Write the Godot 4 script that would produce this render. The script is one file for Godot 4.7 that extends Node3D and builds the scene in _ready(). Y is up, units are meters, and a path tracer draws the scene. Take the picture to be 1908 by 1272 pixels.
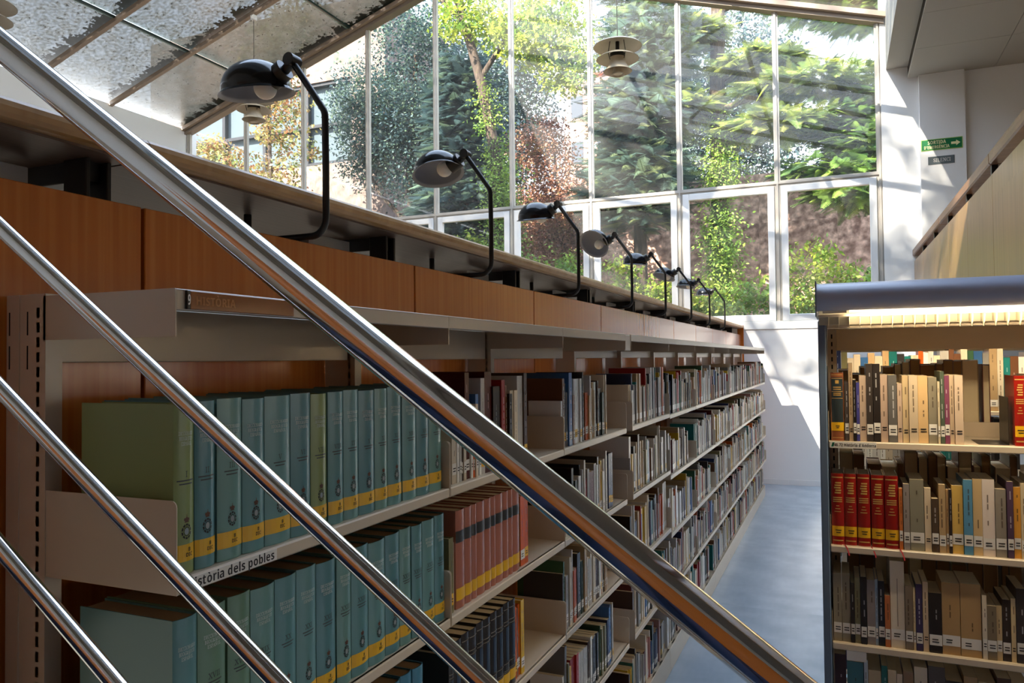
extends Node3D
# A library gallery: a long steel bookcase under a row of desks with lamps, a glazed gable onto a garden,
# a glass roof, a lit bookcase across the aisle and a steel stair railing close to the camera. Units are metres.

const EYE := 2.08           # height of the camera above the lower floor
const ZW := -13.2           # inner face of the gable wall
const FRONT := -1.047       # front edge of the long bookcase
const ORD := ["first", "second", "third", "fourth", "fifth", "sixth", "seventh", "eighth", "ninth", "tenth", "eleventh", "twelfth", "thirteenth", "fourteenth", "fifteenth", "sixteenth", "seventeenth", "eighteenth", "nineteenth", "twentieth", "twenty-first", "twenty-second", "twenty-third", "twenty-fourth", "twenty-fifth", "twenty-sixth", "twenty-seventh", "twenty-eighth", "twenty-ninth", "thirtieth", "thirty-first", "thirty-second", "thirty-third", "thirty-fourth", "thirty-fifth", "thirty-sixth", "thirty-seventh", "thirty-eighth", "thirty-ninth", "fortieth"]
const COL := {"white": [232, 228, 218], "cream": [222, 206, 178], "pale grey": [186, 182, 174], "grey": [128, 124, 118], "tan": [186, 156, 114], "brown": [112, 74, 50], "dark brown": [62, 42, 32], "black": [26, 25, 26], "charcoal": [52, 50, 50], "navy": [36, 46, 82], "blue": [58, 100, 150], "red": [158, 30, 26], "maroon": [84, 16, 20], "green": [58, 92, 66], "dark green": [30, 52, 42], "teal": [34, 116, 112], "yellow": [212, 172, 48], "orange": [206, 92, 32], "pink": [196, 142, 130], "olive": [132, 126, 88], "lime": [160, 216, 24], "purple": [74, 60, 104]}

var rng := RandomNumberGenerator.new()
var M := {}
var used := {}
var serif := SystemFont.new()
var sans := SystemFont.new()

# ---------------------------------------------------------------- mesh helper
class Shape:
	var v := PackedVector3Array()
	var n := PackedVector3Array()
	var c := PackedColorArray()
	var uv := PackedVector2Array()
	var i := PackedInt32Array()
	var tint := Color.WHITE
	func tri(a: Vector3, b: Vector3, d: Vector3, nn: Vector3) -> void:
		var k := v.size()
		v.append_array([a, b, d]); n.append_array([nn, nn, nn]); c.append_array([tint, tint, tint])
		uv.append_array([Vector2.ZERO, Vector2(1, 0), Vector2(1, 1)])
		if (b - a).cross(d - a).dot(nn) > 0.0:
			i.append_array([k, k + 2, k + 1])
		else:
			i.append_array([k, k + 1, k + 2])
	func quad(a: Vector3, b: Vector3, d: Vector3, e: Vector3, nn := Vector3.ZERO) -> void:
		if nn == Vector3.ZERO:
			nn = (b - a).cross(d - a).normalized()
		var k := v.size()
		v.append_array([a, b, d, e]); n.append_array([nn, nn, nn, nn]); c.append_array([tint, tint, tint, tint])
		uv.append_array([Vector2(0, 1), Vector2(1, 1), Vector2(1, 0), Vector2(0, 0)])
		if (b - a).cross(d - a).dot(nn) > 0.0:
			i.append_array([k, k + 2, k + 1, k, k + 3, k + 2])
		else:
			i.append_array([k, k + 1, k + 2, k, k + 2, k + 3])
	func box(lo: Vector3, hi: Vector3) -> void:
		var p := [Vector3(lo.x, lo.y, lo.z), Vector3(hi.x, lo.y, lo.z), Vector3(hi.x, hi.y, lo.z), Vector3(lo.x, hi.y, lo.z), Vector3(lo.x, lo.y, hi.z), Vector3(hi.x, lo.y, hi.z), Vector3(hi.x, hi.y, hi.z), Vector3(lo.x, hi.y, hi.z)]
		quad(p[0], p[1], p[2], p[3], Vector3.FORWARD); quad(p[4], p[5], p[6], p[7], Vector3.BACK)
		quad(p[0], p[4], p[7], p[3], Vector3.LEFT); quad(p[1], p[5], p[6], p[2], Vector3.RIGHT)
		quad(p[3], p[2], p[6], p[7], Vector3.UP); quad(p[0], p[1], p[5], p[4], Vector3.DOWN)
	# box with its twelve edges cut at 45 degrees by b
	func block(lo: Vector3, hi: Vector3, b: float) -> void:
		b = minf(b, minf(minf(hi.x - lo.x, hi.y - lo.y), hi.z - lo.z) * 0.45)
		var ct := (lo + hi) / 2.0
		var h := (hi - lo) / 2.0
		var ax := [Vector3.RIGHT, Vector3.UP, Vector3.BACK]
		for k in 3:
			var a: Vector3 = ax[k]; var p: Vector3 = ax[(k + 1) % 3]; var q: Vector3 = ax[(k + 2) % 3]
			var ha := h[k]; var hp := h[(k + 1) % 3] - b; var hq := h[(k + 2) % 3] - b
			for s in [-1.0, 1.0]:
				var o: Vector3 = ct + a * ha * s
				quad(o - p * hp - q * hq, o + p * hp - q * hq, o + p * hp + q * hq, o - p * hp + q * hq, a * s)
				for t in [-1.0, 1.0]:
					var e1: Vector3 = ct + a * ha * s + p * hp * t
					var e2: Vector3 = ct + a * (ha - b) * s + p * (hp + b) * t
					quad(e1 - q * hq, e1 + q * hq, e2 + q * hq, e2 - q * hq, (a * s + p * t).normalized())
		for sx in [-1.0, 1.0]:
			for sy in [-1.0, 1.0]:
				for sz in [-1.0, 1.0]:
					var w := Vector3(sx, sy, sz)
					tri(ct + Vector3(h.x, h.y - b, h.z - b) * w, ct + Vector3(h.x - b, h.y, h.z - b) * w, ct + Vector3(h.x - b, h.y - b, h.z) * w, w.normalized())
	func grid(rows: Array, closed: bool) -> void:
		# rows of [position, normal] rings, smooth
		var m: int = rows[0].size()
		var k := v.size()
		for r in rows:
			for x in m:
				v.append(r[x][0]); n.append(r[x][1]); c.append(tint); uv.append(Vector2(float(x) / m, 0))
		for y in rows.size() - 1:
			for x in (m if closed else m - 1):
				var a := k + y * m + x; var b := k + y * m + (x + 1) % m
				var d := a + m; var e := b + m
				if (v[b] - v[a]).cross(v[e] - v[a]).dot(n[a] + n[e]) > 0.0:
					i.append_array([a, e, b, a, d, e])
				else:
					i.append_array([a, b, e, a, e, d])
	func tube(path: Array, r: float, seg := 12, caps := true, r2 := -1.0) -> void:
		var rows := []
		var up := Vector3(0.13, 0.21, 0.97)
		for k in path.size():
			var p: Vector3 = path[k]
			var t: Vector3 = ((path[k + 1] if k < path.size() - 1 else p) - (path[k - 1] if k > 0 else p)).normalized()
			var a := (up - t * up.dot(t)).normalized()
			up = a
			var b := t.cross(a)
			var rr := r if r2 < 0.0 else lerpf(r, r2, float(k) / (path.size() - 1))
			var ring := []
			for s in seg:
				var w := TAU * s / seg
				var nn := a * cos(w) + b * sin(w)
				ring.append([p + nn * rr, nn])
			rows.append(ring)
			if caps and (k == 0 or k == path.size() - 1):
				for s in seg - 2:
					tri(ring[0][0], ring[s + 1][0], ring[s + 2][0], t * (-1.0 if k == 0 else 1.0))
		grid(rows, true)
	# profile of Vector2(radius, height) turned round an axis at o along the basis' y
	func lathe(prof: Array, o: Vector3, bs := Basis.IDENTITY, seg := 28) -> void:
		var rows := []
		for k in prof.size():
			var p: Vector2 = prof[k]
			var t: Vector2 = (prof[mini(k + 1, prof.size() - 1)] - prof[maxi(k - 1, 0)]).normalized()
			var ring := []
			for s in seg:
				var w := TAU * s / seg
				var d := Vector3(cos(w), 0, sin(w))
				ring.append([o + bs * (d * p.x + Vector3.UP * p.y), bs * (d * t.y - Vector3.UP * t.x).normalized()])
			rows.append(ring)
		grid(rows, true)
	# polygon in the plane (u, w) pulled along axis from a0 to a1
	func prism(poly: Array, o: Vector3, u: Vector3, w: Vector3, axis: Vector3, a0: float, a1: float) -> void:
		var pts := PackedVector2Array(poly)
		var area := 0.0
		for k in pts.size():
			area += pts[k].cross(pts[(k + 1) % pts.size()])
		var sgn := signf(area)
		for k in pts.size():
			var p := pts[k]; var q := pts[(k + 1) % pts.size()]
			var nn2 := Vector2(q.y - p.y, p.x - q.x).normalized() * sgn
			var P := o + u * p.x + w * p.y; var Q := o + u * q.x + w * q.y
			quad(P + axis * a0, Q + axis * a0, Q + axis * a1, P + axis * a1, u * nn2.x + w * nn2.y)
		var t := Geometry2D.triangulate_polygon(pts)
		for k in range(0, t.size(), 3):
			for e in [[a0, -1.0], [a1, 1.0]]:
				tri(o + u * pts[t[k]].x + w * pts[t[k]].y + axis * e[0], o + u * pts[t[k + 1]].x + w * pts[t[k + 1]].y + axis * e[0], o + u * pts[t[k + 2]].x + w * pts[t[k + 2]].y + axis * e[0], axis * e[1])
	func arrays() -> Array:
		var a := []
		a.resize(Mesh.ARRAY_MAX)
		a[Mesh.ARRAY_VERTEX] = v; a[Mesh.ARRAY_NORMAL] = n; a[Mesh.ARRAY_COLOR] = c; a[Mesh.ARRAY_TEX_UV] = uv; a[Mesh.ARRAY_INDEX] = i
		return a
	func mesh() -> ArrayMesh:
		var m := ArrayMesh.new()
		if v.size():
			m.add_surface_from_arrays(Mesh.PRIMITIVE_TRIANGLES, arrays())
		return m

# ---------------------------------------------------------------- scene helpers
func numbered(called: String) -> String:
	var k: int = used.get(called, 0)
	used[called] = k + 1
	return called if k == 0 else "%s_%03d" % [called, k]

func tag(o: Node, label: String, category: String, group := "", kind := "") -> Node:
	o.set_meta("label", label); o.set_meta("category", category)
	if group: o.set_meta("group", group)
	if kind: o.set_meta("kind", kind)
	return o

func thing(called: String, label: String, category: String, at := Vector3.ZERO, group := "", kind := "") -> Node3D:
	var o := Node3D.new()
	o.name = numbered(called)
	add_child(o)
	o.position = at
	tag(o, label, category, group, kind)
	return o

func part(called: String, s, m: Material, parent: Node) -> MeshInstance3D:
	var o := MeshInstance3D.new()
	o.name = called
	o.mesh = s.mesh() if s is Shape else s
	o.material_override = m
	if called in ["title", "gilt_print", "gilt_rule", "call_number"]:
		o.set_meta("kind", "stuff")
	parent.add_child(o, true)
	return o

func solo(called: String, s, m: Material, label: String, category: String, group := "", kind := "") -> MeshInstance3D:
	var o := MeshInstance3D.new()
	o.name = numbered(called)
	o.mesh = s.mesh() if s is Shape else s
	o.material_override = m
	add_child(o)
	tag(o, label, category, group, kind)
	return o

func rgb(r: float, g: float, b: float) -> Color:
	return Color(r / 255.0, g / 255.0, b / 255.0)

func paint(key: String, color: Color, rough := 0.6, metal := 0.0, spec := 0.5) -> StandardMaterial3D:
	if not M.has(key):
		var m := StandardMaterial3D.new()
		m.resource_name = key
		m.albedo_color = color; m.roughness = rough; m.metallic = metal; m.metallic_specular = spec
		M[key] = m
	return M[key]

func noise(freq: float, sd: int, oct := 4) -> FastNoiseLite:
	var f := FastNoiseLite.new()
	f.noise_type = FastNoiseLite.TYPE_SIMPLEX_SMOOTH
	f.frequency = freq; f.seed = sd
	f.fractal_octaves = oct
	return f

# seamless grey noise picture stretched by (sx, sy)
func grain_image(w: int, h: int, sx: float, sy: float, sd: int, oct: int, a: Color, b: Color, fine := 0.25) -> ImageTexture:
	var f := noise(1.0, sd, oct)
	var g := noise(1.0, sd + 9, 2)
	var im := Image.create(w, h, false, Image.FORMAT_RGB8)
	for y in h:
		for x in w:
			# wrap by mixing two shifted samples
			var fx := float(x) / w; var fy := float(y) / h
			var s := 0.0
			for q in 2:
				var ox := fx + q; var wx := (1.0 - fx) if q == 0 else fx
				for e in 2:
					var oy := fy + e; var wy := (1.0 - fy) if e == 0 else fy
					s += f.get_noise_2d(ox * sx, oy * sy) * wx * wy
			s += fine * g.get_noise_2d(fx * sx * 9.0, fy * sy * 2.0)
			im.set_pixel(x, y, a.lerp(b, clampf(0.5 + s * 1.3, 0.0, 1.0)))
	return ImageTexture.create_from_image(im)

func tiled(key: String, tex: Texture2D, scale: Vector3, rough: float, spec := 0.5) -> StandardMaterial3D:
	var m := paint(key, Color.WHITE, rough, 0.0, spec)
	m.albedo_texture = tex
	m.uv1_triplanar = true; m.uv1_world_triplanar = true; m.uv1_scale = scale
	m.uv1_triplanar_sharpness = 6.0
	return m

# lettering laid on a plane (at, right, up) or, where w > 0, on a rounded book spine of that width
func text_shape(words: String, font: Font, height: float, at: Vector3, right := Vector3.RIGHT, squeeze := 1.0, w := 0.0, bulge := 0.0) -> Shape:
	var t := TextMesh.new()
	t.text = words; t.font = font; t.font_size = 32; t.pixel_size = height / 32.0; t.depth = 0.0; t.curve_step = 3.0
	var a := t.get_mesh_arrays()
	var s := Shape.new()
	if a.is_empty():
		return s
	var src: PackedVector3Array = a[Mesh.ARRAY_VERTEX]
	var nrm: PackedVector3Array = a[Mesh.ARRAY_NORMAL]
	var idx: PackedInt32Array = a[Mesh.ARRAY_INDEX]
	for k in range(0, idx.size(), 3):
		if nrm[idx[k]].z < 0.5:
			continue
		var q := []
		var nn := right.cross(Vector3.UP)
		for e in 3:
			var p := src[idx[k + e]]
			if w > 0.0:
				var c := spine_at(w, bulge, p.x * squeeze + at.x, at.z)
				q.append(c[0] + Vector3.UP * (p.y + at.y))
				nn = c[1]
			else:
				q.append(at + right * p.x * squeeze + Vector3.UP * p.y)
		s.tri(q[0], q[1], q[2], nn)
	return s

func join(a: Shape, b: Shape) -> void:
	var k := a.v.size()
	a.v.append_array(b.v); a.n.append_array(b.n); a.c.append_array(b.c); a.uv.append_array(b.uv)
	for x in b.i: a.i.append(x + k)

# ---------------------------------------------------------------- the scene
func _ready() -> void:
	rng.seed = 4711
	serif.font_names = PackedStringArray(["Droid Serif"])
	sans.font_names = PackedStringArray(["Droid Sans"])
	sans.font_weight = 700
	# camera
	var cam := Camera3D.new()
	cam.name = "camera"
	cam.fov = 48.04
	cam.near = 0.05; cam.far = 400.0
	add_child(cam)
	cam.position = Vector3(0, EYE, 0)
	cam.basis = Basis.from_euler(Vector3(deg_to_rad(1.33), deg_to_rad(23.17), deg_to_rad(-0.579)))
	cam.current = true
	# sky, exposure
	var env := Environment.new()
	var sm := ProceduralSkyMaterial.new()
	sm.sky_top_color = rgb(186, 208, 238)
	sm.sky_horizon_color = rgb(250, 246, 240)
	sm.sky_curve = 0.2
	sm.ground_horizon_color = rgb(150, 150, 140)
	sm.ground_bottom_color = rgb(90, 88, 80)
	sm.sun_angle_max = 8.0
	sm.sky_energy_multiplier = 1.0
	var sky := Sky.new()
	sky.sky_material = sm
	env.background_mode = Environment.BG_SKY
	env.sky = sky
	env.background_energy_multiplier = 2.2
	env.tonemap_mode = Environment.TONE_MAPPER_LINEAR
	env.tonemap_exposure = 2.9
	env.sdfgi_enabled = true; env.ssao_enabled = true; env.ssil_enabled = true
	var we := WorldEnvironment.new()
	we.name = "environment"
	we.environment = env
	add_child(we)
	# sun: from behind and to the left of the camera, 38 degrees high, through the glass roof
	var sun := DirectionalLight3D.new()
	sun.name = "sun"
	add_child(sun)
	sun.look_at_from_position(Vector3.ZERO, Vector3(0.45, -1.0, -1.2), Vector3.UP)
	sun.light_energy = 3.2
	sun.light_color = rgb(255, 244, 226)
	sun.light_angular_distance = 0.6
	sun.shadow_enabled = true

	materials()
	shell()
	gable_windows()
	glass_roof()
	gallery_wall()
	mezzanine()
	stairs()
	long_bookcase()
	reading_desks()
	lit_bookcases()
	railing()
	left_books()
	right_books()
	for k in LAMPS.size():
		desk_lamp(k)
	pendants()
	signs()
	garden()

func materials() -> void:
	paint("white_wall", rgb(236, 236, 234), 0.75)
	paint("white_frame", rgb(240, 240, 238), 0.35)
	paint("reflector_cream", rgb(206, 196, 172), 0.5)
	paint("mullion_grey", rgb(186, 180, 170), 0.5)
	paint("ceiling_grey", rgb(168, 166, 158), 0.8)
	paint("beige_steel", rgb(212, 196, 172), 0.24)
	paint("blue_steel", rgb(96, 116, 140), 0.35)
	paint("hood_steel", rgb(176, 184, 208), 0.3, 0.0)
	paint("black_metal", rgb(22, 23, 26), 0.35)
	paint("lamp_black", rgb(20, 22, 27), 0.16)
	paint("lamp_inside", rgb(150, 158, 176), 0.5)
	paint("dark_gap", rgb(30, 18, 12), 0.8)
	paint("slot_dark", rgb(12, 11, 10), 0.9)
	paint("pages", rgb(226, 208, 172), 0.85)
	paint("pages_brown", rgb(150, 118, 80), 0.85)
	paint("label_white", rgb(232, 228, 218), 0.5)
	paint("label_yellow", rgb(232, 178, 22), 0.4)
	paint("ink", rgb(34, 30, 28), 0.6)
	paint("print_pale", rgb(206, 214, 206), 0.5)
	paint("print_gold", rgb(202, 160, 84), 0.4)
	paint("pendant_cream", rgb(184, 172, 150), 0.45)
	paint("cord", rgb(60, 58, 54), 0.6)
	paint("tread_blue", rgb(44, 62, 92), 0.45)
	paint("chrome", rgb(226, 226, 228), 0.07, 1.0)
	paint("upper_floor_brown", rgb(168, 142, 112), 0.45)
	paint("rafter", rgb(156, 136, 118), 0.5)
	paint("head_rail", rgb(138, 124, 110), 0.5)
	paint("joint_green", rgb(28, 48, 42), 0.3)
	paint("joint_pale", rgb(140, 170, 160), 0.2)
	paint("white_board", rgb(230, 230, 228), 0.6)
	paint("soil", rgb(92, 78, 58), 0.95)
	var g := paint("window_glass", Color(0.97, 0.99, 1.0, 0.035), 0.0)
	g.transparency = BaseMaterial3D.TRANSPARENCY_ALPHA
	g = paint("roof_glass_washed", Color(0.9, 0.94, 0.93, 0.15), 0.05)
	g.transparency = BaseMaterial3D.TRANSPARENCY_ALPHA
	var bulb := paint("bulb_glass", rgb(226, 226, 228), 0.3)
	bulb.subsurf_scatter_enabled = true; bulb.subsurf_scatter_strength = 0.2
	tiled("gallery_wood", grain_image(256, 256, 34.0, 1.6, 3, 3, rgb(182, 96, 32), rgb(200, 116, 46)), Vector3(0.9, 0.35, 0.9), 0.2)
	M.gallery_wood.clearcoat_enabled = true; M.gallery_wood.clearcoat = 0.6; M.gallery_wood.clearcoat_roughness = 0.15
	tiled("desk_wood", grain_image(256, 256, 26.0, 1.4, 8, 3, rgb(176, 134, 84), rgb(202, 160, 108)), Vector3(3.0, 3.0, 0.3), 0.3)
	tiled("mezzanine_wood", grain_image(256, 256, 30.0, 1.3, 5, 3, rgb(138, 108, 68), rgb(160, 128, 84)), Vector3(0.8, 0.3, 0.8), 0.28)
	tiled("rail_wood", grain_image(256, 128, 3.0, 16.0, 15, 3, rgb(116, 82, 58), rgb(142, 106, 80)), Vector3(1, 1, 0.5), 0.35)
	tiled("blue_floor", grain_image(256, 256, 5.0, 5.0, 21, 5, rgb(146, 163, 178), rgb(178, 190, 201), 0.1), Vector3(0.45, 0.45, 0.45), 0.28)
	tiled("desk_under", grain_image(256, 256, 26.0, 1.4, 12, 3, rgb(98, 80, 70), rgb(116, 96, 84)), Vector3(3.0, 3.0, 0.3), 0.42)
	tiled("garden_render", grain_image(256, 256, 7.0, 7.0, 31, 5, rgb(120, 88, 74), rgb(246, 208, 188), 0.0), Vector3(0.55, 0.55, 0.55), 0.9)
	tiled("facade_render", grain_image(128, 128, 6.0, 6.0, 35, 5, rgb(98, 84, 78), rgb(132, 116, 108), 0.3), Vector3(0.4, 0.4, 0.4), 0.9)
	tiled("trunk_bark", grain_image(128, 128, 14.0, 3.0, 41, 4, rgb(46, 38, 32), rgb(92, 78, 66), 0.5), Vector3(1.5, 0.7, 1.5), 0.95)
	# the panes of the roof: a grey film of dust, and moss that grows from the far edge of each pane
	var f := noise(0.012, 61, 5)
	var g2 := noise(0.05, 62, 3)
	for k in 2:
		f.seed = 61 + k * 7; g2.seed = 62 + k * 7
		var im := Image.create(384, 512, false, Image.FORMAT_RGBA8)
		for y in 512:
			for x in 384:
				var a := f.get_noise_2d(x, y); var b := g2.get_noise_2d(x, y)
				var film := clampf(0.965 + 0.04 * a + 0.06 * b, 0.0, 1.0)
				var cl := rgb(122, 132, 128).lerp(rgb(172, 178, 176), clampf(0.5 + a + 0.4 * b, 0, 1))
				var edge := (384.0 - x) / 384.0
				var grow := 0.055 + 0.11 * clampf(0.5 + f.get_noise_2d(7.0, y * 1.7) * 1.4, 0, 1)
				if edge < grow + 0.09 * b or (b > 0.47 and a > 0.0) or y < 5 + 10 * b:
					film = 1.0
					cl = rgb(38, 42, 36)
				im.set_pixel(x, y, Color(cl.r, cl.g, cl.b, film))
		var p := paint("roof_glass_%d" % k, Color.WHITE, 0.3)
		p.albedo_texture = ImageTexture.create_from_image(im)
		p.transparency = BaseMaterial3D.TRANSPARENCY_ALPHA
		p.backlight_enabled = true
		p.backlight = Color(0.17, 0.17, 0.17)

func roof_y(x: float) -> float:
	return 7.48 + 0.3166 * (x + 13.77) if x < -6.72 else 9.712 - 0.309 * (x + 6.72)

func shell() -> void:
	var s := Shape.new()
	s.box(Vector3(-1.53, -0.2, ZW), Vector3(8, 0, 4.3))
	solo("floor", s, M.blue_floor, "blue linoleum floor of the aisle", "floor", "", "structure")
	s = Shape.new()
	s.box(Vector3(-13.77, 1.5, ZW), Vector3(-1.56, 1.8, 4))
	solo("floor_upper", s, M.upper_floor_brown, "upper floor of the reading gallery behind the wood panels", "floor", "", "structure")
	# gable wall: below the windows and to the right of them
	var w := thing("wall_back", "white gable wall below and beside the tall windows", "wall", Vector3.ZERO, "", "structure")
	s = Shape.new()
	s.box(Vector3(-14.1, -0.2, ZW - 0.3), Vector3(0.66, 2.53, ZW))
	s.box(Vector3(0.66, -0.2, ZW - 0.3), Vector3(8.3, 8.2, ZW))
	part("plaster", s, M.white_wall, w)
	s = Shape.new()
	s.box(Vector3(1.18, 0, ZW), Vector3(1.785, 6.35, ZW + 0.1))
	part("pier", s, M.white_wall, w)
	s = Shape.new()
	s.block(Vector3(-13.77, 2.53, ZW - 0.06), Vector3(0.66, 2.66, ZW + 0.02), 0.004)
	part("ledge", s, M.white_frame, w)
	var bb := thing("baseboard_back", "white tiled skirting at the foot of the gable wall", "baseboard", Vector3.ZERO, "", "structure")
	for k in 4:
		s = Shape.new()
		s.block(Vector3(-1.4 + k * 0.6, 0, ZW), Vector3(-1.4 + k * 0.6 + 0.597, 0.09, ZW + 0.012), 0.002)
		part("tile", s, M.white_board, bb)
	s = Shape.new()
	s.box(Vector3(-14.1, 1.5, ZW - 0.3), Vector3(-13.77, 7.44, 4.3))
	solo("wall_left", s, M.white_wall, "white upstand wall under the low edge of the glass roof", "wall", "", "structure")
	s = Shape.new()
	# outer wall with a band of windows on the lower floor
	s.box(Vector3(8, -0.2, ZW - 0.3), Vector3(8.3, 0.8, 4.3))
	s.box(Vector3(8, 2.28, ZW - 0.3), Vector3(8.3, 6.5, 4.3))
	for k in range(1, 6):
		s.box(Vector3(8, 0.8, ZW - 0.3 + k * 2.52), Vector3(8.3, 2.28, ZW - 0.3 + k * 2.52 + 0.16))
	s.box(Vector3(8, 0.8, -0.9), Vector3(8.3, 2.28, 4.3))
	s.box(Vector3(8, 0.8, ZW - 0.3), Vector3(8.3, 2.28, ZW + 2.3))
	w = thing("wall_right", "white outer wall under the mezzanine with a band of windows", "wall", Vector3.ZERO, "", "structure")
	part("plaster", s, M.white_wall, w)
	for k in range(1, 5):
		s = Shape.new()
		var za := ZW - 0.14 + k * 2.52
		s.quad(Vector3(8.15, 0.8, za), Vector3(8.15, 0.8, za + 2.36), Vector3(8.15, 2.28, za + 2.36), Vector3(8.15, 2.28, za), Vector3.LEFT)
		part("pane", s, M.window_glass, w)
	w = thing("wall_rear", "wood panelled wall behind the stairs", "wall", Vector3.ZERO, "", "structure")
	s = Shape.new()
	s.box(Vector3(-14.1, -0.2, 4.0), Vector3(8.3, 9.9, 4.3))
	part("plaster", s, M.white_wall, w)
	for k in 8:
		s = Shape.new()
		s.block(Vector3(-4.0 + k * 1.25, 0.0, 3.96), Vector3(-4.0 + k * 1.25 + 1.238, 4.4, 4.0), 0.003)
		part("panel", s, M.gallery_wood, w)
	w = thing("wall_stair", "orange brown wood panel balustrade on the far side of the stairs", "wall", Vector3.ZERO, "", "structure")
	for k in 3:
		s = Shape.new()
		s.block(Vector3(-2.4 + k * 1.25, 0.0, 1.0), Vector3(-2.4 + k * 1.25 + 1.238, 2.75, 1.04), 0.003)
		part("panel", s, M.gallery_wood, w)
	# beam and soffit over the mezzanine
	s = Shape.new()
	var so := thing("ceiling_soffit", "grey tiled ceiling over the mezzanine with a boxed beam", "ceiling", Vector3.ZERO, "", "structure")
	s = Shape.new()
	s.box(Vector3(0.74, 6.53, ZW), Vector3(1.06, 7.6, 4))
	part("beam", s, M.ceiling_grey, so)
	s = Shape.new()
	s.box(Vector3(1.04, 6.38, ZW), Vector3(8, 6.56, 4))
	part("backing", s, M.dark_gap, so)
	for iz in 14:
		for ix in 6:
			s = Shape.new()
			var x0 := 1.035 + ix * 1.16; var z0 := ZW + 0.01 + iz * 1.226
			s.block(Vector3(x0, 6.345, z0), Vector3(minf(x0 + 1.155, 7.99), 6.38, minf(z0 + 1.221, 3.99)), 0.003)
			part("tile", s, M.ceiling_grey, so)

const MUL := [0.627, -0.895, -2.488, -4.076, -5.633, -7.263, -8.847, -10.486, -12.06, -13.74]

func gable_windows() -> void:
	for k in MUL.size() - 1:
		var x1: float = MUL[k]; var x0: float = MUL[k + 1]
		var w := thing("window_%d" % (k + 1), "tall gable window bay, %s counting from the pier with the green sign" % ORD[k], "window", Vector3.ZERO, "gable windows", "structure")
		var z := ZW - 0.05
		for side in ([0, 1] if k == MUL.size() - 2 else [0]):
			var mx: float = x1 if side == 0 else x0
			var s := Shape.new()
			var top := roof_y(mx) - 0.02
			s.box(Vector3(mx - 0.045, 2.66, z - 0.05), Vector3(mx + 0.045, top, z + 0.02))
			s.box(Vector3(mx - 0.016, 2.66, z + 0.02), Vector3(mx + 0.016, top, z + 0.05))
			part("mullion", s, M.mullion_grey, w)
		var t := Shape.new()
		t.box(Vector3(x0 + 0.045, 4.875, z - 0.05), Vector3(x1 - 0.045, 4.965, z + 0.02))
		t.box(Vector3(x0 + 0.016, 4.908, z + 0.02), Vector3(x1 - 0.016, 4.94, z + 0.045))
		part("transom", t, M.mullion_grey, w)
		# upper pane follows the slope of the roof
		var g := Shape.new()
		var poly := [Vector2(x0 + 0.04, 4.96), Vector2(x1 - 0.04, 4.96), Vector2(x1 - 0.04, roof_y(x1 - 0.04) - 0.05)]
		if x0 < -6.72 and x1 > -6.72:
			poly.append(Vector2(-6.72, 9.66))
		poly.append(Vector2(x0 + 0.04, roof_y(x0 + 0.04) - 0.05))
		for q in range(1, poly.size() - 1):
			g.tri(Vector3(poly[0].x, poly[0].y, z), Vector3(poly[q].x, poly[q].y, z), Vector3(poly[q + 1].x, poly[q + 1].y, z), Vector3.BACK)
		part("upper_pane", g, M.window_glass, w)
		# white casement below
		var f := Shape.new()
		var a0 := x0 + 0.05; var a1 := x1 - 0.05; var b0 := 2.665; var b1 := 4.87; var fw := 0.105
		f.block(Vector3(a0, b0, z - 0.03), Vector3(a0 + fw, b1, z + 0.055), 0.006)
		f.block(Vector3(a1 - fw, b0, z - 0.03), Vector3(a1, b1, z + 0.055), 0.006)
		f.block(Vector3(a0 + fw, b0, z - 0.03), Vector3(a1 - fw, b0 + fw, z + 0.055), 0.006)
		f.block(Vector3(a0 + fw, b1 - fw, z - 0.03), Vector3(a1 - fw, b1, z + 0.055), 0.006)
		var fr := part("casement", f, M.white_frame, w)
		var p := Shape.new()
		p.quad(Vector3(a0 + fw, b0 + fw, z), Vector3(a1 - fw, b0 + fw, z), Vector3(a1 - fw, b1 - fw, z), Vector3(a0 + fw, b1 - fw, z), Vector3.BACK)
		part("pane", p, M.window_glass, fr)
	# sloping head of the gable
	var h := Shape.new()
	h.prism([Vector2(-13.9, roof_y(-13.9) - 0.16), Vector2(-6.72, 9.55), Vector2(0.72, roof_y(0.72) - 0.16), Vector2(0.72, roof_y(0.72) + 0.02), Vector2(-6.72, 9.73), Vector2(-13.9, roof_y(-13.9) + 0.02)], Vector3.ZERO, Vector3.RIGHT, Vector3.UP, Vector3.BACK, ZW - 0.12, ZW + 0.06)
	solo("trim_1", h, M.head_rail, "brown sloping head rail along the top of the gable windows", "trim", "", "structure")

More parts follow.
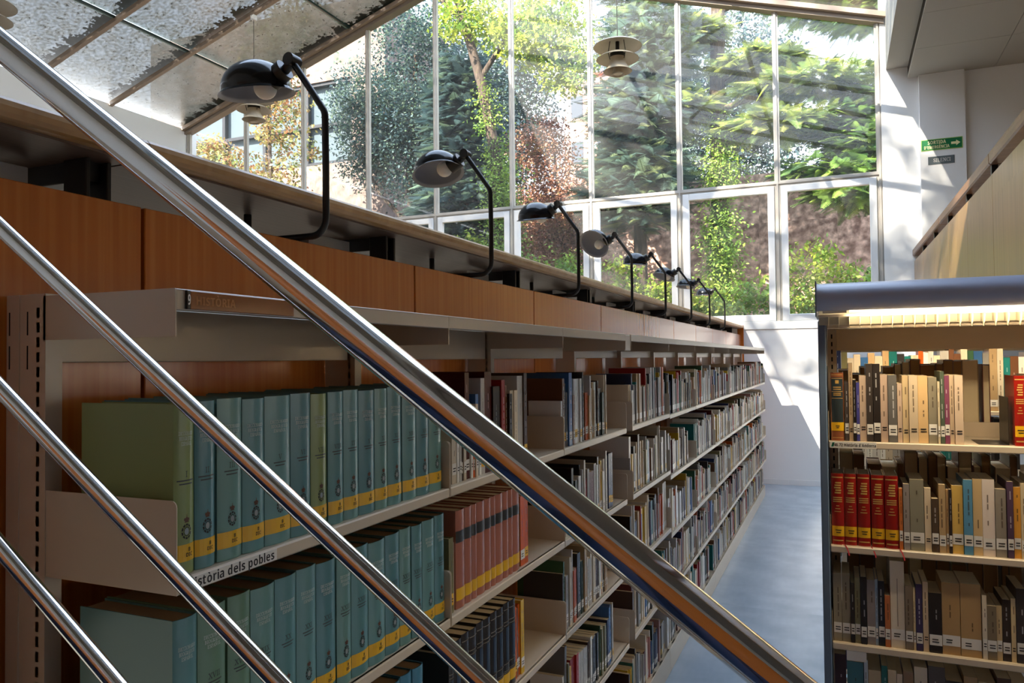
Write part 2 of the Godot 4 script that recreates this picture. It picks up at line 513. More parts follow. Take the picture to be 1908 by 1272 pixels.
func glass_roof() -> void:
	var r := thing("ceiling_glass", "sloping glass roof with brown rafters and dirty overlapping panes", "glass roof", Vector3.ZERO, "", "structure")
	var zs := [ZW + 0.06, -11.2, -9.55, -7.9, -6.25, -4.6, -2.95, -1.3, 0.35, 2.0, 4.0]
	var cols := [[-13.77, -11.6, -9.16, -6.72], [0.9, -1.6, -4.16, -6.72]]
	for side in 2:
		for k in zs.size():
			var s := Shape.new()
			var e: float = cols[side][0]
			var z: float = zs[k] + (0.05 if k == 0 else 0.0)
			s.prism([Vector2(e, roof_y(e) - 0.09), Vector2(-6.72, 9.62), Vector2(-6.72, 9.70), Vector2(e, roof_y(e) - 0.01)], Vector3.ZERO, Vector3.RIGHT, Vector3.UP, Vector3.BACK, z - 0.04, z + 0.04)
			part("rafter", s, M.rafter, r)
		for k in zs.size() - 1:
			for q in 3:
				var xa: float = cols[side][q]; var xb: float = cols[side][q + 1]
				var z0: float = zs[k + 1]; var z1: float = zs[k]
				var up := 0.012 + 0.014 * (q % 2)
				var s := Shape.new()
				var ya := roof_y(xa) + up; var yb := roof_y(xb) + up
				# u runs away from the camera, v down the slope
				s.quad(Vector3(xa, ya, z0), Vector3(xa, ya, z1), Vector3(xb, yb, z1), Vector3(xb, yb, z0), Vector3.UP)
				if k > 7:
					part("roof_board", s, M.ceiling_grey, r)
					continue
				part("pane", s, M["roof_glass_%d" % ((k + q) % 2)] if side == 0 or k > 5 else M.roof_glass_washed, r)
				if q > 0:
					var j := Shape.new()
					var y := roof_y(xa)
					j.box(Vector3(xa - 0.02, y - 0.03, z0 + 0.05), Vector3(xa + 0.02, y + 0.01, z1 - 0.05))
					part("glazing_bar", j, M.joint_green, r)
					j = Shape.new()
					var sg := -1.0 if side == 0 else 1.0
					j.box(Vector3(xa + sg * 0.045 - 0.02, y - 0.022, z0 + 0.05), Vector3(xa + sg * 0.045 + 0.02, y - 0.004, z1 - 0.05))
					part("glass_edge", j, M.joint_pale, r)

func gallery_wall() -> void:
	var w := thing("wall_gallery", "orange brown wood panel wall behind the long bookcase", "wall", Vector3.ZERO, "", "structure")
	var s := Shape.new()
	s.box(Vector3(-1.56, 0, ZW), Vector3(-1.53, 2.44, -0.8))
	part("backing", s, M.dark_gap, w)
	for k in range(-1, 10):
		var z0 := minf(-1.309 - 1.25 * k, -0.8)
		if k == -1: z0 = -0.8
		var z1 := maxf(-1.309 - 1.25 * (k + 1), ZW + 0.06)
		if z0 - z1 < 0.1:
			continue
		s = Shape.new()
		s.block(Vector3(-1.53, 0, z1 + 0.005), Vector3(-1.5, 2.445, z0 - 0.005), 0.002)
		part("panel", s, M.gallery_wood, w)
	s = Shape.new()
	s.block(Vector3(-1.56, 0.0, ZW), Vector3(-1.46, 2.6, ZW + 0.05), 0.003)
	part("end_post", s, M.gallery_wood, w)

func mezzanine() -> void:
	var w := thing("wall_mezzanine", "pale wood panelled balustrade of the mezzanine with a brown handrail", "balustrade", Vector3(1.07, 0, ZW), "", "structure")
	w.rotation.y = 0.0119
	var n := 10
	for k in n:
		var s := Shape.new()
		s.block(Vector3(0, 2.3, 0.01 + k * 1.215), Vector3(0.03, 3.52, 0.01 + k * 1.215 + 1.21), 0.002)
		part("panel", s, M.mezzanine_wood, w)
		s = Shape.new()
		s.box(Vector3(0.004, 3.42, k * 1.215 + 1.15), Vector3(0.05, 3.64, k * 1.215 + 1.20))
		part("bracket", s, M.black_metal, w)
	for k in 4:
		var s := Shape.new()
		s.block(Vector3(-0.02, 3.6, k * 3.04 + 0.003), Vector3(0.08, 3.7, (k + 1) * 3.04), 0.012)
		part("handrail", s, M.rail_wood, w)
	var b := Shape.new()
	b.box(Vector3(0.03, 2.3, 0), Vector3(0.06, 3.45, n * 1.215))
	part("backing", b, M.upper_floor_brown, w)
	b = Shape.new()
	b.box(Vector3(1.14, 2.32, ZW), Vector3(8, 2.55, -1.0))
	solo("floor_mezzanine", b, M.upper_floor_brown, "mezzanine floor slab above the lit bookcases", "floor", "", "structure")

func stairs() -> void:
	var t := thing("stairs", "dark blue stair flight under the steel railing", "stairs", Vector3.ZERO, "", "structure")
	for k in 11:
		var s := Shape.new()
		var x1 := 1.12 - k * 0.232
		s.block(Vector3(x1 - 0.262, maxf(0.16 * (k + 1) - 0.2, 0.0), -0.6), Vector3(x1, 0.16 * (k + 1), 0.9), 0.006)
		part("step", s, M.tread_blue, t)

# ---------------------------------------------------------------- the long bookcase
const SHELVES := [1.709, 1.335, 0.955, 0.58, 0.155]      # tops of the shelves above the floor
const SHELVES_FAR := [1.699, 1.295, 0.91, 0.55, 0.155]

func bay_z(k: int) -> float:      # near end of each bay
	return -0.98 - 1.0 * k - (0.0 if k < 3 else 0.12)

func slotted_post(z: float, parent: Node) -> void:
	# a folded steel post whose face towards the stairs has a column of slots
	var s := Shape.new()
	var x0 := -1.486; var x1 := -1.375; var zf := z; var zb := z - 0.034
	var c0 := -1.4005; var c1 := -1.3915
	s.quad(Vector3(x0, 0, zf), Vector3(c0, 0, zf), Vector3(c0, 2.213, zf), Vector3(x0, 2.213, zf), Vector3.BACK)
	s.quad(Vector3(c1, 0, zf), Vector3(x1, 0, zf), Vector3(x1, 2.213, zf), Vector3(c1, 2.213, zf), Vector3.BACK)
	var y := 0.06
	var prev := 0.0
	while y < 2.17:
		s.quad(Vector3(c0, prev, zf), Vector3(c1, prev, zf), Vector3(c1, y, zf), Vector3(c0, y, zf), Vector3.BACK)
		prev = y + 0.0195
		y += 0.0281
	s.quad(Vector3(c0, prev, zf), Vector3(c1, prev, zf), Vector3(c1, 2.213, zf), Vector3(c0, 2.213, zf), Vector3.BACK)
	s.quad(Vector3(x1, 0, zf), Vector3(x1, 0, zb), Vector3(x1, 2.213, zb), Vector3(x1, 2.213, zf), Vector3.RIGHT)
	s.quad(Vector3(x0, 0, zf), Vector3(x0, 0, zb), Vector3(x0, 2.213, zb), Vector3(x0, 2.213, zf), Vector3.LEFT)
	s.quad(Vector3(x0, 2.213, zf), Vector3(x1, 2.213, zf), Vector3(x1, 2.213, zb), Vector3(x0, 2.213, zb), Vector3.UP)
	s.quad(Vector3(x0, 0, zb), Vector3(x1, 0, zb), Vector3(x1, 2.213, zb), Vector3(x0, 2.213, zb), Vector3.FORWARD)
	if z > -1.0:
		s.box(Vector3(-1.452, 0, zf), Vector3(-1.447, 2.213, zf + 0.002))
	part("post", s, M.beige_steel, parent)
	if z < -1.0: return
	for e in [2.135, 2.07]:
		for x in [-1.479, -1.427]:
			s = Shape.new()
			s.box(Vector3(x, e, zf), Vector3(x + 0.003, e + 0.045, zf + 0.0006))
			part("slit", s, M.slot_dark, parent)

func side_plate(y0: float, y1: float, z: float, round_r: float) -> Shape:
	var s := Shape.new()
	var poly := [Vector2(-1.382, y0), Vector2(FRONT, y0)]
	for k in 5:
		var a := k * PI / 8.0
		poly.append(Vector2(FRONT - round_r + round_r * cos(a), y1 - round_r + round_r * sin(a)))
	poly.append(Vector2(-1.382, y1))
	s.prism(poly, Vector3.ZERO, Vector3.RIGHT, Vector3.UP, Vector3.BACK, z - 0.001, z + 0.001)
	return s

func long_bookcase() -> void:
	for k in 11:
		var z0 := bay_z(k)
		var z1 := z0 - 1.0
		var what: String = ["beige steel bookcase bay full of matching teal volumes", "beige steel bookcase bay with the terracotta and dark sets", "beige steel bookcase bay before the wide joint in the top"][k] if k < 3 else "beige steel bookcase bay, %s along the aisle counting from the stairs" % ORD[k]
		var t := thing("bookcase_bay", what, "bookcase", Vector3.ZERO, "bays of the long bookcase")
		if k < 3:
			slotted_post(z0, t)
		else:
			var s := Shape.new()
			s.box(Vector3(-1.486, 0, z0 - 0.034), Vector3(-1.375, 2.213, z0))
			part("post", s, M.beige_steel, t)
		if k == 10:
			var s := Shape.new()
			s.box(Vector3(-1.486, 0, z1 - 0.036), Vector3(-1.375, 2.213, z1 - 0.002))
			part("post", s, M.beige_steel, t)
		var ys: Array = SHELVES if k < 4 else SHELVES_FAR
		for q in 5:
			var y: float = ys[q]
			var s := Shape.new()
			if q < 4:
				s.block(Vector3(-1.4, y - 0.004, z1 + 0.004), Vector3(FRONT - 0.002, y, z0 - 0.004), 0.001)
				s.block(Vector3(FRONT - 0.014, y - 0.028, z1 + 0.003), Vector3(FRONT, y, z0 - 0.003), 0.0035)
			else:
				s.block(Vector3(-1.4, y - 0.004, z1 + 0.004), Vector3(-1.07, y, z0 - 0.004), 0.001)
				s.block(Vector3(-1.085, 0.0, z1 + 0.002), Vector3(-1.068, y, z0 - 0.002), 0.003)
			var sh := part("shelf", s, M.beige_steel, t)
			if k == 0 and q == 0:
				shelf_title(sh)
			if q < 4:
				part("side_plate", side_plate(y - 0.027, y + 0.134, z0 - 0.003, 0.012), M.beige_steel, t)
				part("side_plate", side_plate(y - 0.027, y + 0.134, z1 + 0.003, 0.012), M.beige_steel, t)
		# canopy over the top, its end plates and the tie between the posts
		var c := Shape.new()
		c.block(Vector3(-1.4, 2.204, z1 + 0.002), Vector3(FRONT, 2.208, z0 - 0.002), 0.0012)
		c.block(Vector3(FRONT - 0.004, 2.172, z1 + 0.002), Vector3(FRONT, 2.207, z0 - 0.002), 0.0012)
		c.box(Vector3(FRONT - 0.03, 2.172, z1 + 0.002), Vector3(FRONT - 0.004, 2.175, z0 - 0.002))
		part("canopy", c, M.beige_steel, t)
		part("canopy_end", side_plate(2.125, 2.2085, z0 - 0.001, 0.003), M.beige_steel, t)
		part("canopy_end", side_plate(2.125, 2.2085, z1 + 0.001, 0.003), M.beige_steel, t)
		c = Shape.new()
		c.block(Vector3(-1.41, 2.082, z1 + 0.002), Vector3(-1.40, 2.2, z0 - 0.036), 0.002)
		part("tie", c, M.beige_steel, t)
	# the filler plate in the wide joint between the two runs of bays
	var f := Shape.new()
	f.block(Vector3(-1.4, 2.12, -4.098), Vector3(FRONT - 0.003, 2.206, -3.982), 0.003)
	solo("filler_post", f, M.beige_steel, "narrow beige steel filler between the third and fourth bookcase bays", "filler")
	history_plate()

func shelf_title(sh: Node) -> void:
	var s := Shape.new()
	s.box(Vector3(FRONT, 1.6835, -1.235), Vector3(FRONT + 0.0006, 1.7055, -0.99))
	var l := part("shelf_label", s, M.label_white, sh)
	l.set_meta("label", "paper shelf label that reads Història dels pobles")
	var t := text_shape("Història dels pobles", sans, 0.0235, Vector3(FRONT + 0.001, 1.6945, -1.115), Vector3.FORWARD)
	part("lettering", t, M.ink, sh)

func history_plate() -> void:
	var t := thing("sign_holder", "amber plastic subject sign clipped to the bookcase canopy", "sign", Vector3(FRONT, 2.173, -1.0))
	var am := paint("amber", rgb(146, 82, 24), 0.2)
	var s := Shape.new()
	s.block(Vector3(0.0, 0.0, -0.285), Vector3(0.005, 0.033, -0.008), 0.0015)
	part("plate", s, am, t)
	s = Shape.new()
	s.block(Vector3(0.0, 0.0, -0.008), Vector3(0.006, 0.033, 0.0), 0.001)
	part("number_tab", s, M.black_metal, t)
	var w := text_shape("9", sans, 0.026, Vector3(0.0066, 0.0165, -0.0045), Vector3.FORWARD, 0.5)
	part("number", w, M.label_white, t)
	w = text_shape("HISTÒRIA", sans, 0.021, Vector3(0.0056, 0.0155, -0.068), Vector3.FORWARD)
	part("lettering", w, paint("amber_text", rgb(190, 118, 46), 0.3), t)

# ---------------------------------------------------------------- desks along the gallery edge
func reading_desks() -> void:
	for k in 6:
		var z0 := -1.295 - 2.5 * (k - 1)
		var z1 := z0 - 2.5
		if k == 0: z0 = -0.8
		z1 = maxf(z1, ZW + 0.02)
		if z0 - z1 < 0.3:
			continue
		var t := thing("reading_desk", "long wooden reading desk with a rounded edge, %s along the gallery from the stairs" % ORD[k], "desk", Vector3(0, 0, 0), "reading desks of the gallery")
		var s := Shape.new()
		# bullnosed front edge
		var poly := [Vector2(-2.3, 2.555), Vector2(-1.482, 2.555)]
		for q in 7:
			var a := -PI / 2 + q * PI / 6.0
			poly.append(Vector2(-1.483 + 0.022 * cos(a), 2.5775 + 0.0225 * sin(a)))
		poly.append_array([Vector2(-1.482, 2.6), Vector2(-2.3, 2.6)])
		s.prism(poly, Vector3.ZERO, Vector3.RIGHT, Vector3.UP, Vector3.BACK, z1 + 0.001, z0 - 0.001)
		part("desktop", s, M.desk_wood, t)
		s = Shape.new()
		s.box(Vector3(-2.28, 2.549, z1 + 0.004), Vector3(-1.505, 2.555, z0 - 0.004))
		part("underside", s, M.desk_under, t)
		for e in [z1 + 0.08, z0 - 0.08]:
			s = Shape.new()
			s.tube([Vector3(-2.24, 1.8, e), Vector3(-2.24, 2.55, e)], 0.02, 12)
			part("leg", s, M.black_metal, t)
		var seams := []
		for q in range(-1, 11):
			var zs := -1.309 - 1.25 * q
			if zs + 0.2 < z0 + 0.05 and zs + 0.2 > z1 + 0.05:
				seams.append(zs)
		for zs in seams:
			s = Shape.new()
			s.block(Vector3(-1.64, 1.8, zs + 0.032), Vector3(-1.565, 2.55, zs + 0.044), 0.002)
			s.block(Vector3(-1.64, 1.8, zs + 0.087), Vector3(-1.565, 2.55, zs + 0.099), 0.002)
			s.block(Vector3(-2.2, 2.5, zs + 0.044), Vector3(-1.59, 2.55, zs + 0.087), 0.002)
			part("bracket", s, M.black_metal, t)
			s = Shape.new()
			s.block(Vector3(-1.72, 2.44, zs + 0.14), Vector3(-1.70, 2.53, zs + 0.36), 0.002)
			part("socket_box", s, M.white_board, t)

# ---------------------------------------------------------------- lit bookcases across the aisle
const RSHELF := [1.794, 1.445, 1.123, 0.77, 0.4, 0.1]

func lit_bookcases() -> void:
	for u in 2:
		var zf := -2.8 if u == 0 else -4.5
		var t := thing("double_bookcase", ["double sided bookcase with a blue steel end panel and a lit hood", "bookcase standing behind the lit one, seen between the books"][u], "bookcase", Vector3(0, 0, zf))
		var s := Shape.new()
		s.block(Vector3(-0.068, 0, -0.6), Vector3(-0.043, 2.2, 0.0), 0.003)
		part("end_panel", s, M.blue_steel, t)
		for x in [-0.042, 0.985]:
			s = Shape.new()
			s.box(Vector3(x, 0, -0.33), Vector3(x + 0.03, 2.19, -0.27))
			var y := 0.1
			part("post", s, M.beige_steel, t)
			s = Shape.new()
			while y < 2.15:
				s.box(Vector3(x + 0.012, y, -0.27), Vector3(x + 0.017, y + 0.016, -0.2694))
				y += 0.028
			part("slot", s, M.slot_dark, t)
		for q in RSHELF.size():
			for side in 2:
				s = Shape.new()
				var y: float = RSHELF[q]
				var za := 0.0 if side == 0 else -0.6
				var zb := -0.29 if side == 0 else -0.31
				s.block(Vector3(-0.04, y - 0.004, minf(za, zb) + 0.002), Vector3(1.0, y, maxf(za, zb) - 0.002), 0.001)
				var lip := [minf(za, za + (0.014 if side else -0.014)), maxf(za, za + (0.014 if side else -0.014))]
				s.block(Vector3(-0.04, y - 0.023, lip[0]), Vector3(1.0, y, lip[1]), 0.003)
				s.box(Vector3(-0.04, y, zb - 0.001), Vector3(1.0, y + 0.05, zb + 0.001))
				var sh := part("shelf", s, M.beige_steel, t)
				s = Shape.new()
				s.box(Vector3(-0.0405, y - 0.022, minf(za, zb) + 0.004), Vector3(-0.039, y + 0.10, maxf(za, zb) - 0.004))
				part("side_plate", s, M.beige_steel, t)
				if u == 0 and side == 0 and q == 0:
					s = Shape.new()
					s.box(Vector3(-0.037, y - 0.022, 0.0), Vector3(0.105, y - 0.001, 0.0006))
					var l := part("shelf_label", s, M.label_white, sh)
					l.set_meta("label", "paper shelf label that reads 946.72 Història d'Andorra")
					part("lettering", text_shape("946.72 Història d'Andorra", sans, 0.0145, Vector3(0.037, y - 0.0115, 0.001), Vector3.RIGHT, 0.76), M.ink, sh)
					s = Shape.new()
					s.quad(Vector3(-0.033, y - 0.018, 0.001), Vector3(-0.026, y - 0.018, 0.001), Vector3(-0.022, y - 0.004, 0.001), Vector3(-0.029, y - 0.004, 0.001), Vector3.BACK)
					part("emblem", s, paint("emblem_green", rgb(20, 120, 92), 0.5), sh)
		# top tray and the tie below it
		s = Shape.new()
		s.block(Vector3(-0.04, 2.185, -0.6), Vector3(1.0, 2.19, 0.0), 0.002)
		s.block(Vector3(-0.04, 2.172, -0.006), Vector3(1.0, 2.19, 0.0), 0.002)
		part("top_tray", s, M.beige_steel, t)
		s = Shape.new()
		s.block(Vector3(-0.012, 2.1, -0.305), Vector3(0.985, 2.18, -0.295), 0.002)
		part("tie", s, M.beige_steel, t)
		# lamp hood carried in front of the top
		var h := Shape.new()
		for shell in 2:
			var rows := []
			var d := 0.003 * shell
			for q in 13:
				var a := deg_to_rad(110.0 - q * 14.0)
				var nn := Vector3(0, sin(a) / 0.05, cos(a) / 0.11).normalized() * (1.0 - 2.0 * shell)
				var y := 2.268 + (0.05 - d) * sin(a); var z := 0.075 + (0.11 - d) * cos(a)
				rows.append([[Vector3(-0.066, y, z), nn], [Vector3(1.0, y, z), nn]])
			h.grid(rows, false)
		h.box(Vector3(-0.066, 2.312, -0.06), Vector3(1.0, 2.315, 0.04))
		h.box(Vector3(-0.066, 2.24, -0.06), Vector3(1.0, 2.315, -0.057))
		var hood := part("lamp_hood", h, M.hood_steel, t)
		s = Shape.new()
		s.block(Vector3(-0.07, 2.205, -0.06), Vector3(-0.066, 2.319, 0.186), 0.001)
		part("end_cap", s, M.blue_steel, hood)
		# tube, the louvre rail, the white reflector and the row of fins
		var e := paint("tube_light", rgb(255, 244, 222), 0.4)
		e.emission_enabled = true; e.emission = rgb(255, 240, 210); e.emission_energy_multiplier = 0.9
		s = Shape.new()
		s.tube([Vector3(0.03, 2.232, 0.1), Vector3(0.99, 2.232, 0.1)], 0.012, 14)
		part("light_tube", s, e, t)
		s = Shape.new()
		s.tube([Vector3(-0.05, 2.232, 0.1), Vector3(0.022, 2.232, 0.1)], 0.013, 14)
		part("tube_holder", s, M.beige_steel, t)
		s = Shape.new()
		s.block(Vector3(-0.064, 2.2075, 0.094), Vector3(1.0, 2.215, 0.097), 0.0008)
		part("louvre_rail", s, M.beige_steel, t)
		s = Shape.new()
		s.block(Vector3(-0.064, 2.184, 0.008), Vector3(1.0, 2.24, 0.012), 0.001)
		part("reflector", s, M.reflector_cream, t)
		for q in 33:
			s = Shape.new()
			var x := -0.033 + q * 0.0315
			s.prism([Vector2(0.012, 2.215), Vector2(0.0935, 2.215), Vector2(0.0925, 2.198), Vector2(0.086, 2.18), Vector2(0.074, 2.168), Vector2(0.064, 2.168), Vector2(0.05, 2.182), Vector2(0.012, 2.184)], Vector3.ZERO, Vector3.BACK, Vector3.UP, Vector3.RIGHT, x - 0.0006, x + 0.0006)
			part("louvre_fin", s, M.reflector_cream, t)
		var al := AreaLight3D.new()
		al.name = "tube_area_light"
		al.area_size = Vector2(0.95, 0.024)
		al.light_energy = 0.32
		al.light_color = rgb(255, 232, 192)
		al.shadow_enabled = true
		t.add_child(al)
		al.position = Vector3(0.51, 2.2185, 0.105)
		al.rotation = Vector3(deg_to_rad(-75), 0, 0)

# ---------------------------------------------------------------- steel stair railing
func railing() -> void:
	var t := thing("stair_railing", "polished steel stair railing with a thick handrail and three thin rails", "railing")
	var ends := [[Vector3(-1.1406, 0.4755, -0.74), Vector3(-0.0585, -0.3237, -0.8101), 0.0222], [Vector3(-1.1383, 0.2031, -0.74), Vector3(-0.4577, -0.3052, -0.7841), 0.0122], [Vector3(-1.1364, -0.0348, -0.74), Vector3(-0.7495, -0.3269, -0.7651), 0.0122], [Vector3(-1.1345, -0.2662, -0.74), Vector3(-0.9157, -0.4351, -0.7542), 0.0122]]
	for k in 4:
		var a: Vector3 = ends[k][0]; var b: Vector3 = ends[k][1]
		var d := (b - a) / (b.x - a.x)
		var s := Shape.new()
		var r: float = ends[k][2]
		var p0 := a + d * (-1.30 - a.x); var p1 := a + d * (0.5 - a.x)
		p0.y += EYE; p1.y += EYE
		s.tube([p0, p1], r, 40)
		part("handrail" if k == 0 else "rail", s, M.chrome, t)
	for x in [-1.30, 0.5]:
		var s := Shape.new()
		var a: Vector3 = ends[0][0]; var b: Vector3 = ends[0][1]
		var p: Vector3 = a + (b - a) / (b.x - a.x) * (x - a.x)
		s.tube([Vector3(x, 1.60 if x < 0 else 0.32, p.z), Vector3(x, p.y + EYE, p.z)], 0.02, 24)
		part("post", s, M.chrome, t)

# ---------------------------------------------------------------- books
func cover_paint(c: Color, rough := 0.32) -> StandardMaterial3D:
	return paint("cover_%s_%d" % [c.to_html(false), int(rough * 100)], c, rough)

func spine_strip(w: float, bulge: float, x0: float, x1: float, y0: float, y1: float, off: float, s: Shape) -> void:
	var n := 1 if bulge == 0.0 else 6
	for k in n:
		var a := lerpf(x0, x1, float(k) / n); var b := lerpf(x0, x1, float(k + 1) / n)
		var pa := spine_at(w, bulge, a, off); var pb := spine_at(w, bulge, b, off)
		s.quad(Vector3(pa[0].x, y0, pa[0].z), Vector3(pb[0].x, y0, pb[0].z), Vector3(pb[0].x, y1, pb[0].z), Vector3(pa[0].x, y1, pa[0].z), (pa[1] + pb[1]).normalized())

func spine_at(w: float, bulge: float, x: float, off: float) -> Array:
	var nn := Vector3(8.0 * bulge * x / (w * w), 0, 1).normalized()
	return [Vector3(x, 0, -bulge * pow(2.0 * x / w, 2.0)) + nn * off, nn]

func on_spine(w: float, bulge: float, x: float, y: float, off: float) -> Array:
	var q := spine_at(w, bulge, x, off)
	return [q[0] + Vector3.UP * y, q[1]]

func cover_shape(w: float, h: float, d: float, bulge: float, t: float) -> Shape:
	var s := Shape.new()
	s.box(Vector3(-w / 2, 0, -d), Vector3(-w / 2 + t, h, -bulge))
	s.box(Vector3(w / 2 - t, 0, -d), Vector3(w / 2, h, -bulge))
	if bulge == 0.0:
		s.box(Vector3(-w / 2 + t, 0, -t), Vector3(w / 2 - t, h, 0))
	else:
		var outer := []; var inner := []
		for k in 9:
			var x := -w / 2 + w * k / 8.0
			outer.append(spine_at(w, bulge, x, 0.0)); inner.append(spine_at(w, bulge, x * 0.96, -t))
		var high := []
		for p in outer: high.append([p[0] + Vector3.UP * h, p[1]])
		s.grid([outer, high], false)
		for k in 8:
			for y in [0.0, h]:
				s.quad(outer[k][0] + Vector3.UP * y, outer[k + 1][0] + Vector3.UP * y, inner[k + 1][0] + Vector3.UP * y, inner[k][0] + Vector3.UP * y, Vector3.UP if y > 0 else Vector3.DOWN)
	return s

# parts of one book under node o; its spine looks along +z, its foot centre is the origin
func fill_book(o: Node3D, w: float, h: float, d: float, c: Color, style: String, bulge := 0.0) -> void:
	var t := 0.0026 if style in ["set", "atlas", "hard", "band", "volume", "dark_set"] else 0.0007
	t = minf(t, w * 0.2)
	part("cover", cover_shape(w, h, d, bulge, t), cover_paint(c, 0.24 if t > 0.002 else 0.32), o)
	var ins := 0.004 if t > 0.002 else 0.0006
	var p := Shape.new()
	p.box(Vector3(-w / 2 + t, ins, -d + ins), Vector3(w / 2 - t, h - ins, -bulge - t))
	part("page_block", p, M.pages if style != "volume" else M.pages_brown, o)
	var dark := c.get_luminance() < 0.42
	var ink: Material = cover_paint(c.lerp(Color.WHITE if dark else rgb(60, 46, 36), 0.55))
	var hw := w * 0.5 - 0.0006
	match style:
		"w", "t", "n", "hard", "k", "big":
			# call number label low on the spine
			var y0 := 0.022 + 0.008 * rng.randf()
			var y1 := y0 + 0.034
			var s := Shape.new()
			if style != "t":
				spine_strip(w, bulge, -hw, hw, y0, y1, 0.0004, s)
				part("call_label", s, M.label_yellow if style == "hard" and rng.randf() < 0.5 else M.label_white, o)
			s = Shape.new()
			for q in 2:
				var a := -hw * 0.6
				var b := minf(a + 0.016 + 0.004 * rng.randf(), hw * 0.7)
				spine_strip(w, bulge, a, b, y0 + 0.017 - q * 0.008, y0 + 0.0205 - q * 0.008, 0.0008, s)
			part("call_number", s, M.ink, o)
			# title set along the spine
			s = Shape.new()
			var y := h * (0.9 - 0.12 * rng.randf())
			var lw := clampf(w * 0.09, 0.0006, 0.0017)
			var x := (rng.randf() - 0.5) * w * 0.2
			while y > y1 + 0.03:
				var l := 0.006 + 0.022 * rng.randf()
				if rng.randf() < 0.8:
					spine_strip(w, bulge, x - lw, x + lw, maxf(y - l, y1 + 0.02), y, 0.0005, s)
				y -= l + 0.005 + (0.03 if rng.randf() < 0.15 else 0.0)
			if style == "big":
				s = Shape.new()
				spine_strip(w, bulge, -0.001, 0.001, h * 0.25, h * 0.8, 0.0005, s)
			if s.v.size():
				part("title", s, ink, o)
		"set":
			var s := Shape.new()
			spine_strip(w, bulge, -hw, hw, 0.028, 0.062, 0.0005, s)
			part("call_label", s, M.label_yellow, o)
			s = Shape.new()
			spine_strip(w, bulge, -0.008, 0.01, 0.047, 0.05, 0.001, s)
			spine_strip(w, bulge, -0.006, 0.008, 0.039, 0.042, 0.001, s)
			part("call_number", s, M.ink, o)
			s = Shape.new()
			spine_strip(w, bulge, -hw * 0.9, hw * 0.9, h * 0.94, h * 0.955, 0.0005, s)
			spine_strip(w, bulge, -hw * 0.85, hw * 0.85, 0.012, 0.016, 0.0005, s)
			for q in 5:
				var e := 0.35 + 0.1 * (q % 3)
				spine_strip(w, bulge, -hw * e, hw * (0.75 - e * 0.4), h * (0.86 - q * 0.035), h * (0.88 - q * 0.035), 0.0005, s)
			for q in 3:
				spine_strip(w, bulge, -hw * 0.75, hw * 0.75, h * (0.655 - q * 0.028), h * (0.668 - q * 0.028), 0.0005, s)
				spine_strip(w, bulge, -hw * (0.25 + 0.15 * q), hw * (0.25 + 0.15 * q), h * (0.54 - q * 0.04), h * (0.55 - q * 0.04), 0.0005, s)
			part("gilt_print", s, M.print_gold, o)
		"atlas":
			var s := Shape.new()
			spine_strip(w, bulge, -hw * 0.9, hw * 0.9, h * 0.27, h * 0.93, 0.0004, s)
			part("spine_panel", s, cover_paint(rgb(44, 56, 60)), o)
			s = Shape.new()
			spine_strip(w, bulge, -hw, hw, h * 0.145, h * 0.27, 0.0006, s)
			part("call_label", s, M.label_yellow, o)
			s = Shape.new()
			for q in [0.965, 0.91, 0.72, 0.62, 0.04]:
				spine_strip(w, bulge, -hw * 0.85, hw * 0.85, h * q, h * (q + 0.007), 0.0008, s)
			for q in [0.78, 0.75, 0.69, 0.665]:
				spine_strip(w, bulge, -hw * 0.6, hw * 0.6, h * q, h * (q + 0.012), 0.0008, s)
			spine_strip(w, bulge, -hw * 0.28, hw * 0.28, h * 0.84, h * 0.89, 0.0008, s)
			part("gilt_print", s, M.print_gold, o)
			s = Shape.new()
			spine_strip(w, bulge, -0.006, 0.006, h * 0.21, h * 0.222, 0.001, s)
			spine_strip(w, bulge, -0.004, 0.004, h * 0.185, h * 0.197, 0.001, s)
			part("call_number", s, M.ink, o)
		"band":
			var s := Shape.new()
			spine_strip(w, bulge, -w * 0.499, w * 0.499, h * 0.67, h * 0.79, 0.0005, s)
			part("title_band", s, cover_paint(rgb(52, 52, 50)), o)
			s = Shape.new()
			spine_strip(w, bulge, -hw, hw, 0.024, 0.06, 0.0006, s)
			part("call_label", s, M.label_yellow, o)
		"dark_set":
			var s := Shape.new()
			spine_strip(w, bulge, -hw, hw, 0.02, 0.056, 0.0006, s)
			part("call_label", s, M.label_yellow, o)
			s = Shape.new()
			for q in [0.2, 0.22, 0.3, 0.74, 0.78, 0.92]:
				spine_strip(w, bulge, -hw * 0.95, hw * 0.95, h * q, h * q + 0.0025, 0.0006, s)
			part("gilt_rule", s, paint("dull_rule", rgb(120, 110, 92), 0.5), o)
			s = Shape.new()
			spine_strip(w, bulge, -hw * 0.45, hw * 0.45, h * 0.34, h * 0.72, 0.0006, s)
			part("spine_panel", s, cover_paint(rgb(40, 56, 74)), o)

func roman(n: int) -> String:
	var out := ""
	for p in [[40, "XL"], [10, "X"], [9, "IX"], [5, "V"], [4, "IV"], [1, "I"]]:
		while n >= p[0]:
			out += p[1]; n -= p[0]
	return out

